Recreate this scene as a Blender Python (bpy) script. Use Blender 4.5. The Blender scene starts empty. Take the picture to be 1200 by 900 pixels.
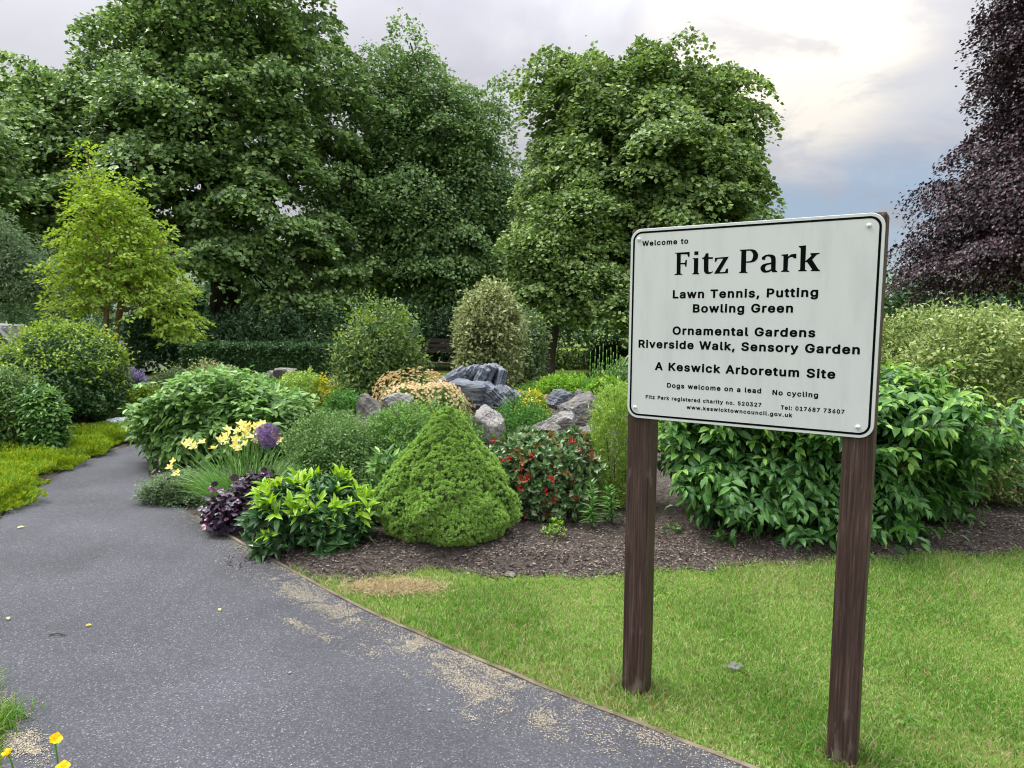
import bpy, math
import numpy as np

# ------------------------------------------------------------------ camera, sky, sun, exposure
SC = bpy.context.scene
COL = SC.collection
F_PX, CAM_Z, PITCH, ROLL = 800.0, 1.6, math.radians(5.52), math.radians(-0.35)
_cp, _sp, _cr, _sr = math.cos(PITCH), math.sin(PITCH), math.cos(ROLL), math.sin(ROLL)
FWD = np.array([0, _cp, -_sp])
_up0 = np.array([0, _sp, _cp]); _x0 = np.array([1.0, 0, 0])
RIGHT = _cr * _x0 - _sr * _up0
UP = _sr * _x0 + _cr * _up0

from mathutils import Matrix
cam_data = bpy.data.cameras.new("camera")
cam = bpy.data.objects.new("camera", cam_data)
COL.objects.link(cam)
cam_data.sensor_fit = 'HORIZONTAL'
cam_data.sensor_width = 36.0
cam_data.lens = 24.0
cam_data.clip_start = 0.05
cam_data.clip_end = 4000.0
_m = Matrix.Identity(4)
for _i in range(3):
    _m[_i][0] = RIGHT[_i]; _m[_i][1] = UP[_i]; _m[_i][2] = -FWD[_i]
_m[2][3] = CAM_Z
cam.matrix_world = _m
SC.camera = cam

SUN_EL, SUN_AZ = math.radians(62), math.radians(-75)     # azimuth from +Y towards +X
SC.view_settings.view_transform = 'Standard'
SC.view_settings.look = 'None'
SC.view_settings.exposure = 1.32
SC.view_settings.gamma = 1.0
SC.view_settings.use_curve_mapping = False
SC.render.engine = 'CYCLES'
SC.cycles.pixel_filter_type = 'BLACKMAN_HARRIS'
SC.cycles.filter_width = 1.1
cy = SC.cycles
cy.max_bounces = 6; cy.diffuse_bounces = 4; cy.glossy_bounces = 2
cy.transmission_bounces = 3; cy.transparent_max_bounces = 4
cy.caustics_reflective = False; cy.caustics_refractive = False
cy.use_denoising = True
cy.use_adaptive_sampling = True
cy.adaptive_threshold = 0.015
cy.sample_clamp_indirect = 6.0


def pix_dir(px, py):
    u = (px - 600.0) / F_PX; v = (450.0 - py) / F_PX
    d = FWD + RIGHT * u + UP * v
    return d


def unit(v):
    v = np.asarray(v, float)
    return v / np.maximum(np.linalg.norm(v, axis=-1, keepdims=True), 1e-9)


world = bpy.data.worlds.new("World")
SC.world = world
world.use_nodes = True


def build_world():
    nt = world.node_tree
    nt.nodes.clear()
    N = nt.nodes.new; L = nt.links.new

    def math_(op, a, b=None, c=None, clamp=False):
        n = N('ShaderNodeMath'); n.operation = op; n.use_clamp = clamp
        for i, s in enumerate((a, b, c)):
            if s is None:
                continue
            if isinstance(s, (int, float)):
                n.inputs[i].default_value = s
            else:
                L(s, n.inputs[i])
        return n.outputs[0]

    def vmath(op, a, b):
        n = N('ShaderNodeVectorMath'); n.operation = op
        for i, s in enumerate((a, b)):
            if isinstance(s, tuple):
                n.inputs[i].default_value = s
            else:
                L(s, n.inputs[i])
        return n

    def mixc(f, a, b):
        n = N('ShaderNodeMix'); n.data_type = 'RGBA'
        for s, i in ((f, 0), (a, 6), (b, 7)):
            if isinstance(s, (int, float)):
                n.inputs[i].default_value = s
            elif isinstance(s, tuple):
                n.inputs[i].default_value = s
            else:
                L(s, n.inputs[i])
        return n.outputs[2]

    def smooth(v, lo, hi):
        n = N('ShaderNodeMapRange'); n.interpolation_type = 'SMOOTHSTEP'
        L(v, n.inputs[0]); n.inputs[1].default_value = lo; n.inputs[2].default_value = hi
        return n.outputs[0]

    tc = N('ShaderNodeTexCoord')
    d = vmath('NORMALIZE', tc.outputs['Generated'], (0, 0, 0)).outputs[0]
    sep = N('ShaderNodeSeparateXYZ'); L(d, sep.inputs[0])
    z = math_('MAXIMUM', sep.outputs[2], 0.0)
    den = math_('ADD', z, 0.22)
    cmb = N('ShaderNodeCombineXYZ')
    L(math_('DIVIDE', sep.outputs[0], den), cmb.inputs[0])
    L(math_('DIVIDE', sep.outputs[1], den), cmb.inputs[1])
    p = cmb.outputs[0]

    def noise(scale, detail, rough, off=(0, 0, 0), dist=0.0):
        a = vmath('ADD', p, off).outputs[0]
        n = N('ShaderNodeTexNoise'); L(a, n.inputs['Vector'])
        n.inputs['Scale'].default_value = scale; n.inputs['Detail'].default_value = detail
        n.inputs['Roughness'].default_value = rough; n.inputs['Distortion'].default_value = dist
        return n.outputs[0]

    n1 = noise(1.1, 7, 0.55, (3.1, 1.7, 0), 0.4)
    n2 = noise(2.6, 6, 0.6, (8.3, 4.2, 0), 0.6)
    # the break in the cloud cover where the sky is brightest, and the strip of open blue under it
    def blob(px, py, lo, hi):
        c = unit(pix_dir(px, py))
        dt = vmath('DOT_PRODUCT', d, tuple(float(k) for k in c)).outputs['Value']
        return smooth(dt, lo, hi)
    glow = blob(925, 40, 0.978, 1.0)
    glow = math_('MULTIPLY', glow, math_('ADD', 0.35, smooth(n2, 0.35, 0.62)), clamp=True)
    c1 = mixc(smooth(n1, 0.38, 0.66), (4.9, 4.95, 5.5, 1), (6.7, 6.75, 7.15, 1))
    c2 = mixc(math_('MULTIPLY', smooth(n2, 0.42, 0.7), 0.45), c1, (4.0, 3.95, 4.55, 1))
    wl = blob(60, -40, 0.90, 1.0)
    c2 = mixc(math_('MULTIPLY', wl, 0.35), c2, (8.2, 8.3, 8.6, 1))
    c3 = mixc(glow, c2, (9.6, 8.9, 7.9, 1))
    sky = N('ShaderNodeTexSky'); sky.sky_type = 'NISHITA'; sky.sun_disc = False
    sky.sun_elevation = SUN_EL; sky.sun_rotation = SUN_AZ
    sky.air_density = 1.0; sky.dust_density = 0.6
    skym = N('ShaderNodeMix'); skym.data_type = 'RGBA'; skym.blend_type = 'MULTIPLY'
    skym.inputs[0].default_value = 1.0
    L(sky.outputs[0], skym.inputs[6]); skym.inputs[7].default_value = (1.25, 1.25, 1.25, 1)
    skym = mixc(0.35, skym.outputs[2], (4.0, 5.4, 7.4, 1))
    gap = blob(1010, 262, 0.972, 0.995)
    gap2 = math_('MULTIPLY', gap, smooth(noise(1.7, 6, 0.6, (1.2, 9.4, 0), 0.8), 0.30, 0.55))
    low = smooth(sep.outputs[2], 0.27, 0.14)
    gap2 = math_('MULTIPLY', gap2, math_('ADD', 0.15, low), clamp=True)
    c4 = mixc(math_('MULTIPLY', gap2, 0.75), c3, skym)
    # overcast skies are about three times as bright overhead as near the horizon
    grad = math_('ADD', 0.36, math_('MULTIPLY', math_('POWER', z, 2.5), 2.7))
    c5 = vmath('SCALE', c4, (0, 0, 0)); L(grad, c5.inputs['Scale'])
    bg = N('ShaderNodeBackground'); L(c5.outputs[0], bg.inputs[0]); bg.inputs[1].default_value = 0.1
    out = N('ShaderNodeOutputWorld'); L(bg.outputs[0], out.inputs[0])


build_world()

sun_data = bpy.data.lights.new("sun", 'SUN')
sun_data.energy = 1.5
sun_data.angle = math.radians(28)
sun_data.color = (1.0, 0.955, 0.88)
sun = bpy.data.objects.new("sun", sun_data)
COL.objects.link(sun)
_sd = np.array([math.sin(SUN_AZ) * math.cos(SUN_EL), math.cos(SUN_AZ) * math.cos(SUN_EL), math.sin(SUN_EL)])
from mathutils import Vector
sun.rotation_euler = Vector((-_sd).tolist()).to_track_quat('-Z', 'Y').to_euler()
sun.location = (0, 0, 40)

# ------------------------------------------------------------------ terrain and pixel helpers
R = np.random.default_rng(11)


def sstep(x, a, b):
    t = np.clip((np.asarray(x, float) - a) / (b - a), 0, 1)
    return t * t * (3 - 2 * t)


def H(x, y):
    """height of the ground"""
    x = np.asarray(x, float); y = np.asarray(y, float)
    m = 0.55 * np.exp(-((x + 0.1) / 2.5) ** 2 - ((y - 9.3) / 2.4) ** 2) * sstep(y, 4.4, 6.5)
    l = 0.22 * sstep(-x, 4.7, 6.5) * sstep(y, 4.5, 7) * (1 - sstep(y, 12, 16))
    drop = -0.55 * sstep(-x, 8, 13) * sstep(y, 13, 19)
    far = -0.004 * np.maximum(y - 30, 0)
    return m + l + drop + far


def at(px, py, depth):
    return np.array([0, 0, CAM_Z]) + pix_dir(px, py) * depth


def G(px, py):
    """where the ray through a photo pixel meets the ground"""
    d = pix_dir(px, py)
    t = 1.0
    for _ in range(4000):
        p = np.array([0, 0, CAM_Z]) + d * t
        if p[2] < H(p[0], p[1]):
            return p
        t += 0.01 + t * 0.001
    return p


def foot(px, depth):
    """ground point under a photo column at a given depth"""
    p = at(px, 372, depth)
    return np.array([p[0], p[1], float(H(p[0], p[1]))])


# ------------------------------------------------------------------ mesh accumulator
def rootloc(o):
    v = np.zeros(3)
    while o is not None:
        v = v + np.array(o.location); o = o.parent
    return v


class MB:
    def __init__(self):
        self.V = []; self.L = []; self.S = []; self.M = []; self.n = 0; self.smooth = []

    def add(self, V, faces, mat=0, smooth=False):
        """V (k,3) or (n,k,3); faces: list of index tuples used for every copy"""
        V = np.asarray(V, float)
        if V.ndim == 2:
            V = V[None]
        n, k = V.shape[:2]
        if n == 0:
            return self
        base = self.n + np.arange(n)[:, None] * k
        sizes = np.array([len(f) for f in faces])
        flat = np.concatenate([np.array(f) for f in faces])
        self.L.append((base + flat[None]).ravel())
        self.S.append(np.tile(sizes, n))
        mm = np.asarray(mat)
        self.M.append(np.repeat(np.broadcast_to(mm, (n,)), len(faces)) if mm.ndim < 2 else mm.ravel())
        self.smooth.append(np.full(n * len(faces), smooth))
        self.V.append(V.reshape(-1, 3)); self.n += n * k
        return self

    def build(self, name, mats, parent=None, local=False):
        if not isinstance(mats, (list, tuple)):
            mats = [mats]
        V = np.concatenate(self.V)
        if not local and parent is not None:
            V = V - rootloc(parent)
        Lp = np.concatenate(self.L).astype(np.int32); S = np.concatenate(self.S)
        me = bpy.data.meshes.new(name)
        me.vertices.add(len(V)); me.vertices.foreach_set("co", V.astype(np.float32).ravel())
        me.loops.add(len(Lp)); me.loops.foreach_set("vertex_index", Lp)
        me.polygons.add(len(S))
        st = np.concatenate([[0], np.cumsum(S)[:-1]]).astype(np.int32)
        me.polygons.foreach_set("loop_start", st)
        me.polygons.foreach_set("material_index", np.concatenate(self.M).astype(np.int32))
        me.polygons.foreach_set("use_smooth", np.concatenate(self.smooth))
        for m in mats:
            me.materials.append(m)
        me.update(calc_edges=True)
        o = bpy.data.objects.new(name, me)
        COL.objects.link(o)
        if parent is not None:
            o.parent = parent
        return o


def tag(o, label, cat, group=None, kind=None):
    o["label"] = label; o["category"] = cat
    if group:
        o["group"] = group
    if kind:
        o["kind"] = kind
    return o


def thing(name, label, cat, loc, group=None, rz=0.0):
    o = bpy.data.objects.new(name, None)
    o.empty_display_size = 0.2
    COL.objects.link(o)
    o.location = [float(k) for k in loc]; o.rotation_euler = (0, 0, rz)
    return tag(o, label, cat, group)


def structure(o, label=None, cat=None):
    o["kind"] = "structure"
    if label:
        o["label"] = label; o["category"] = cat
    return o


def box(mb, c, s, mat=0, rz=0.0, M=None):
    c = np.asarray(c, float); s = np.asarray(s, float) / 2
    v = np.array([[i, j, k] for k in (-1, 1) for j in (-1, 1) for i in (-1, 1)], float) * s
    if M is not None:
        v = v @ np.asarray(M).T
    elif rz:
        ca, sa = math.cos(rz), math.sin(rz)
        v = v @ np.array([[ca, sa, 0], [-sa, ca, 0], [0, 0, 1]])
    mb.add(v + c, [(0, 2, 3, 1), (4, 5, 7, 6), (0, 1, 5, 4), (2, 6, 7, 3), (0, 4, 6, 2), (1, 3, 7, 5)], mat)


def tube(mb, pts, rad, sides=6, mat=0, cap=True):
    pts = np.asarray(pts, float); n = len(pts)
    rad = np.broadcast_to(np.asarray(rad, float), (n,))
    t = np.gradient(pts, axis=0); t = unit(t)
    ref = np.array([0, 0, 1.0]) if abs(t[:, 2]).mean() < 0.8 else np.array([1.0, 0, 0])
    a = unit(np.cross(t, ref)); b = np.cross(t, a)
    ang = np.arange(sides) / sides * 2 * np.pi
    V = pts[:, None] + rad[:, None, None] * (np.cos(ang)[None, :, None] * a[:, None] + np.sin(ang)[None, :, None] * b[:, None])
    F = []
    for i in range(n - 1):
        for j in range(sides):
            k = (j + 1) % sides
            F.append((i * sides + j, i * sides + k, (i + 1) * sides + k, (i + 1) * sides + j))
    if cap:
        F.append(tuple(range(sides))[::-1]); F.append(tuple((n - 1) * sides + j for j in range(sides)))
    mb.add(V.reshape(-1, 3), F, mat, True)


# ------------------------------------------------------------------ leaf templates (x across, y along, z up)
class T:
    def __init__(self, v, f):
        self.v = np.array(v, float); self.f = f


DIAMOND = T([(0, 0, 0), (-.5, .45, .10), (0, 1, -.04), (.5, .45, .10)], [(0, 2, 1), (0, 3, 2)])
OVAL = T([(0, 0, 0), (-.36, .25, .07), (-.42, .62, .04), (0, 1, -.12), (.42, .62, .04), (.36, .25, .07), (0, .45, -.02)],
         [(0, 6, 1), (1, 6, 2), (2, 6, 3), (3, 6, 4), (4, 6, 5), (5, 6, 0)])
LEAF = T([(0, 0, 0), (0, .33, .03), (0, .68, .0), (0, 1, -.13), (-.40, .30, .12), (-.36, .66, .07), (.40, .30, .12), (.36, .66, .07)],
         [(0, 1, 4), (0, 6, 1), (4, 1, 2, 5), (1, 6, 7, 2), (5, 2, 3), (2, 7, 3)])
_pts = [(0, 0, 0)]
for _a, _r in ((-115, .42), (-85, .62), (-62, .42), (-38, .80), (-18, .50), (0, 1.0), (18, .50), (38, .80), (62, .42), (85, .62), (115, .42)):
    _pts.append((_r * math.sin(math.radians(_a)) * .62, .25 + _r * math.cos(math.radians(_a)) * .75, .05 - .1 * _r))
MAPLE = T(_pts, [(0, i + 1, i) for i in range(1, 11)])
_pts = [(0, .45, .06)]
for _i in range(10):
    _a = _i / 10 * 2 * math.pi; _r = .5 if _i % 2 else .42
    _pts.append((_r * math.sin(_a), .45 - _r * math.cos(_a) * .95, -.06 if _i % 2 else .02))
ROUND = T(_pts, [(0, 1 + i, 1 + (i + 1) % 10) for i in range(10)])
NEEDLE = T([(-.5, 0, 0), (.5, 0, 0), (0, 1, 0)], [(0, 1, 2)])


def leaves(mb, T_, O, Y, Z, S, w=0.6, mat=0):
    O = np.asarray(O, float); n = len(O)
    if n == 0:
        return
    Y = unit(Y); Z = np.asarray(Z, float)
    Z = unit(Z - (Z * Y).sum(1, keepdims=True) * Y); X = np.cross(Y, Z)
    S = np.broadcast_to(np.asarray(S, float), (n,))[:, None, None]
    w = np.broadcast_to(np.asarray(w, float), (n,))[:, None, None]
    t = T_.v
    V = O[:, None] + S * (w * t[None, :, 0:1] * X[:, None] + t[None, :, 1:2] * Y[:, None] + t[None, :, 2:3] * Z[:, None])
    mb.add(V, T_.f, mat)


def blades(mb, O, D, L_, W, bend, segs=4, mat=0, seed=0):
    """strap leaves: start direction D, bending down under their weight"""
    O = np.asarray(O, float); n = len(O); D = unit(D)
    r = np.random.default_rng(seed)
    side = unit(np.cross(D, np.array([0, 0, 1.0])) + r.normal(0, .4, (n, 3)) + 1e-6)
    side = unit(side - (side * D).sum(1, keepdims=True) * D)
    L_ = np.broadcast_to(L_, (n,))[:, None]; W = np.broadcast_to(W, (n,))[:, None]; bend = np.broadcast_to(bend, (n,))[:, None]
    horiz = D.copy(); horiz[:, 2] = 0
    horiz = unit(horiz + 1e-6)
    V = np.zeros((n, 2 * segs + 1, 3))
    p = O.copy()
    for i in range(segs):
        u = i / segs
        d = unit(D + bend * u * 1.6 * (horiz * .7 - np.array([0, 0, 1.0])))
        ww = W * (1 - u ** 2.2) * .5
        V[:, 2 * i] = p - side * ww; V[:, 2 * i + 1] = p + side * ww
        p = p + d * L_ / segs
    V[:, 2 * segs] = p
    Fc = [(2 * i, 2 * i + 1, 2 * i + 3, 2 * i + 2) for i in range(segs - 1)] + [(2 * segs - 2, 2 * segs - 1, 2 * segs)]
    mb.add(V, Fc, mat)


def sphere_dirs(n, zmin=-1.0, zmax=1.0, r=R):
    z = r.uniform(zmin, zmax, n); a = r.uniform(0, 2 * np.pi, n); s = np.sqrt(1 - z * z)
    return np.stack([s * np.cos(a), s * np.sin(a), z], 1)


class Lump:
    """smooth random bumps over directions"""
    def __init__(self, seed, freq=2.5, amp=.12):
        r = np.random.default_rng(seed)
        self.f = r.normal(0, freq, (9, 3)); self.p = r.uniform(0, 6.28, 9); self.a = amp * r.uniform(.4, 1, 9) / 2.2

    def __call__(self, d):
        return 1 + (np.sin(d @ self.f.T + self.p) * self.a).sum(1)


def rand3(n, s=1.0, r=R):
    return r.normal(0, s, (n, 3))


# ------------------------------------------------------------------ materials
def new_mat(name):
    m = bpy.data.materials.new(name); m.use_nodes = True
    nt = m.node_tree; nt.nodes.clear()
    return m, nt, nt.nodes.new, nt.links.new


GAIN = {}


def leaf_mat(name, cols, trans=0.30, rough=0.42, spec=0.35, vary=0.25, gain=1.0):
    m, nt, N, L = new_mat(name)
    geo = N('ShaderNodeNewGeometry')
    tc = N('ShaderNodeTexCoord')
    nz = N('ShaderNodeTexNoise'); nz.inputs['Scale'].default_value = 1.7; nz.inputs['Detail'].default_value = 2
    L(tc.outputs['Object'], nz.inputs['Vector'])
    mx = N('ShaderNodeMath'); mx.operation = 'MULTIPLY_ADD'
    L(nz.outputs[0], mx.inputs[0]); mx.inputs[1].default_value = vary * 2
    mx2 = N('ShaderNodeMath'); mx2.operation = 'SUBTRACT'
    L(geo.outputs['Random Per Island'], mx2.inputs[0]); mx2.inputs[1].default_value = vary
    L(mx2.outputs[0], mx.inputs[2])
    cr = N('ShaderNodeValToRGB'); cr.color_ramp.interpolation = 'LINEAR'
    el = cr.color_ramp.elements
    while len(el) < len(cols):
        el.new(0.5)
    for i, c in enumerate(cols):
        el[i].position = i / max(1, len(cols) - 1)
        el[i].color = (c[0] * gain, c[1] * gain, c[2] * gain, 1)
    L(mx.outputs[0], cr.inputs[0])
    pb = N('ShaderNodeBsdfPrincipled')
    L(cr.outputs[0], pb.inputs['Base Color'])
    pb.inputs['Roughness'].default_value = rough
    pb.inputs['Specular IOR Level'].default_value = spec
    out = N('ShaderNodeOutputMaterial')
    if trans > 0:
        tl = N('ShaderNodeBsdfTranslucent')
        hs = N('ShaderNodeHueSaturation'); hs.inputs['Saturation'].default_value = 1.1; hs.inputs['Value'].default_value = 1.3
        hs.inputs['Hue'].default_value = 0.49
        L(cr.outputs[0], hs.inputs['Color']); L(hs.outputs[0], tl.inputs['Color'])
        ms = N('ShaderNodeMixShader'); ms.inputs[0].default_value = trans
        L(pb.outputs[0], ms.inputs[1]); L(tl.outputs[0], ms.inputs[2]); L(ms.outputs[0], out.inputs[0])
    else:
        L(pb.outputs[0], out.inputs[0])
    return m


def noise_mat(name, cols, scale=8.0, detail=6, rough=0.85, bump=0.3, bump_scale=None, spec=0.25, stretch=(1, 1, 1), pos=None, dist=0.0,
              bump_dist=0.02, growth=False):
    m, nt, N, L = new_mat(name)
    tc = N('ShaderNodeTexCoord'); mp = N('ShaderNodeMapping')
    mp.inputs['Scale'].default_value = stretch
    L(tc.outputs['Object'], mp.inputs[0])
    nz = N('ShaderNodeTexNoise'); nz.inputs['Scale'].default_value = scale; nz.inputs['Detail'].default_value = detail
    nz.inputs['Roughness'].default_value = .62; nz.inputs['Distortion'].default_value = dist
    L(mp.outputs[0], nz.inputs['Vector'])
    cr = N('ShaderNodeValToRGB'); el = cr.color_ramp.elements
    while len(el) < len(cols):
        el.new(0.5)
    pos = pos or [0.28 + 0.44 * i / max(1, len(cols) - 1) for i in range(len(cols))]
    for i, c in enumerate(cols):
        el[i].position = pos[i]; el[i].color = (*c, 1)
    L(nz.outputs[0], cr.inputs[0])
    colour = cr.outputs[0]
    if growth:
        for sc_, lo, hi, c_ in ((9.0, .56, .66, (.40, .40, .34, 1)), (3.2, .58, .70, (.085, .105, .03, 1)), (17.0, .60, .66, (.30, .22, .08, 1))):
            n3 = N('ShaderNodeTexNoise'); n3.inputs['Scale'].default_value = sc_; n3.inputs['Detail'].default_value = 6
            n3.inputs['Roughness'].default_value = .65
            L(tc.outputs['Object'], n3.inputs['Vector'])
            mr = N('ShaderNodeMapRange'); L(n3.outputs[0], mr.inputs[0]); mr.inputs[1].default_value = lo; mr.inputs[2].default_value = hi
            mr.inputs[4].default_value = .75
            mx = N('ShaderNodeMix'); mx.data_type = 'RGBA'; L(mr.outputs[0], mx.inputs[0]); L(colour, mx.inputs[6]); mx.inputs[7].default_value = c_
            colour = mx.outputs[2]
    pb = N('ShaderNodeBsdfPrincipled'); L(colour, pb.inputs['Base Color'])
    pb.inputs['Roughness'].default_value = rough; pb.inputs['Specular IOR Level'].default_value = spec
    if bump:
        n2 = N('ShaderNodeTexNoise'); n2.inputs['Scale'].default_value = bump_scale or scale * 3; n2.inputs['Detail'].default_value = 8
        n2.inputs['Roughness'].default_value = .7
        L(mp.outputs[0], n2.inputs['Vector'])
        bp = N('ShaderNodeBump'); bp.inputs['Strength'].default_value = bump; bp.inputs['Distance'].default_value = bump_dist
        L(n2.outputs[0], bp.inputs['Height']); L(bp.outputs[0], pb.inputs['Normal'])
    out = N('ShaderNodeOutputMaterial'); L(pb.outputs[0], out.inputs[0])
    return m


def plain(name, col, rough=0.6, spec=0.3, metal=0.0):
    m, nt, N, L = new_mat(name)
    pb = N('ShaderNodeBsdfPrincipled'); pb.inputs['Base Color'].default_value = (*col, 1)
    pb.inputs['Roughness'].default_value = rough; pb.inputs['Specular IOR Level'].default_value = spec
    pb.inputs['Metallic'].default_value = metal
    out = N('ShaderNodeOutputMaterial'); L(pb.outputs[0], out.inputs[0])
    return m


def asphalt_mat():
    m, nt, N, L = new_mat("asphalt")
    tc = N('ShaderNodeTexCoord')
    v = N('ShaderNodeTexVoronoi'); v.inputs['Scale'].default_value = 190.0
    L(tc.outputs['Object'], v.inputs['Vector'])
    sep = N('ShaderNodeSeparateColor'); L(v.outputs['Color'], sep.inputs[0])
    cr = N('ShaderNodeValToRGB'); el = cr.color_ramp.elements
    el.new(.5); el.new(.8)
    for e, (p_, c) in zip(el, ((0.0, (.040, .041, .050)), (.60, (.059, .061, .070)), (.92, (.089, .092, .102)), (1.0, (.19, .19, .20)))):
        e.position = p_; e.color = (*c, 1)
    L(sep.outputs[0], cr.inputs[0])
    n = N('ShaderNodeTexNoise'); n.inputs['Scale'].default_value = 1.3; n.inputs['Detail'].default_value = 5
    L(tc.outputs['Object'], n.inputs['Vector'])
    mr = N('ShaderNodeMapRange'); L(n.outputs[0], mr.inputs[0])
    mr.inputs[1].default_value = .3; mr.inputs[2].default_value = .7; mr.inputs[3].default_value = .74; mr.inputs[4].default_value = 1.24
    mu = N('ShaderNodeVectorMath'); mu.operation = 'SCALE'; L(cr.outputs[0], mu.inputs[0]); L(mr.outputs[0], mu.inputs['Scale'])
    # a second, fine scatter of pale chippings
    n3 = N('ShaderNodeTexNoise'); n3.inputs['Scale'].default_value = 75; n3.inputs['Detail'].default_value = 3
    L(tc.outputs['Object'], n3.inputs['Vector'])
    mr3 = N('ShaderNodeMapRange'); L(n3.outputs[0], mr3.inputs[0]); mr3.inputs[1].default_value = .67; mr3.inputs[2].default_value = .76
    mx = N('ShaderNodeMix'); mx.data_type = 'RGBA'; L(mr3.outputs[0], mx.inputs[0]); L(mu.outputs[0], mx.inputs[6])
    mx.inputs[7].default_value = (.17, .17, .18, 1)
    pb = N('ShaderNodeBsdfPrincipled'); L(mx.outputs[2], pb.inputs['Base Color'])
    pb.inputs['Roughness'].default_value = .78; pb.inputs['Specular IOR Level'].default_value = .35
    bp = N('ShaderNodeBump'); bp.inputs['Strength'].default_value = .5; bp.inputs['Distance'].default_value = .004
    L(v.outputs['Distance'], bp.inputs['Height']); L(bp.outputs[0], pb.inputs['Normal'])
    out = N('ShaderNodeOutputMaterial'); L(pb.outputs[0], out.inputs[0])
    return m


def wood_post_mat():
    m, nt, N, L = new_mat("stained_timber")
    tc = N('ShaderNodeTexCoord'); mp = N('ShaderNodeMapping'); mp.inputs['Scale'].default_value = (38, 38, 1.3)
    L(tc.outputs['Object'], mp.inputs[0])
    n = N('ShaderNodeTexNoise'); n.inputs['Scale'].default_value = 3.0; n.inputs['Detail'].default_value = 8; n.inputs['Roughness'].default_value = .6
    n.inputs['Distortion'].default_value = .6
    L(mp.outputs[0], n.inputs['Vector'])
    cr = N('ShaderNodeValToRGB'); el = cr.color_ramp.elements; el.new(.5); el.new(.8)
    for e, (p_, c) in zip(el, ((.25, (.014, .008, .007)), (.46, (.043, .024, .019)), (.62, (.080, .048, .039)), (.80, (.16, .115, .095)))):
        e.position = p_; e.color = (*c, 1)
    L(n.outputs[0], cr.inputs[0])
    # grey scuffed patches, more of them near the foot, where strimming and rain have worn the stain
    n2 = N('ShaderNodeTexNoise'); n2.inputs['Scale'].default_value = 9; n2.inputs['Detail'].default_value = 7
    mp2 = N('ShaderNodeMapping'); mp2.inputs['Scale'].default_value = (3, 3, 1)
    L(tc.outputs['Object'], mp2.inputs[0]); L(mp2.outputs[0], n2.inputs['Vector'])
    sx = N('ShaderNodeSeparateXYZ'); L(tc.outputs['Object'], sx.inputs[0])
    foot_ = N('ShaderNodeMapRange'); L(sx.outputs[2], foot_.inputs[0])
    foot_.inputs[1].default_value = 0.05; foot_.inputs[2].default_value = 0.28; foot_.inputs[3].default_value = .10; foot_.inputs[4].default_value = -.03
    ad = N('ShaderNodeMath'); L(n2.outputs[0], ad.inputs[0]); L(foot_.outputs[0], ad.inputs[1])
    mr = N('ShaderNodeMapRange'); L(ad.outputs[0], mr.inputs[0]); mr.inputs[1].default_value = .60; mr.inputs[2].default_value = .95
    mx = N('ShaderNodeMix'); mx.data_type = 'RGBA'; L(mr.outputs[0], mx.inputs[0]); L(cr.outputs[0], mx.inputs[6])
    mx.inputs[7].default_value = (.22, .185, .165, 1)
    pb = N('ShaderNodeBsdfPrincipled'); L(mx.outputs[2], pb.inputs['Base Color'])
    pb.inputs['Roughness'].default_value = .62; pb.inputs['Specular IOR Level'].default_value = .3
    bp = N('ShaderNodeBump'); bp.inputs['Strength'].default_value = .35; bp.inputs['Distance'].default_value = .004
    L(n.outputs[0], bp.inputs['Height']); L(bp.outputs[0], pb.inputs['Normal'])
    out = N('ShaderNodeOutputMaterial'); L(pb.outputs[0], out.inputs[0])
    return m


def bark_mat(name, a, b, c, scale=6):
    return noise_mat(name, [a, b, c], scale=scale, stretch=(1, 1, .25), bump=.8, bump_scale=scale * 2.5, rough=.9, bump_dist=.03)


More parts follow.
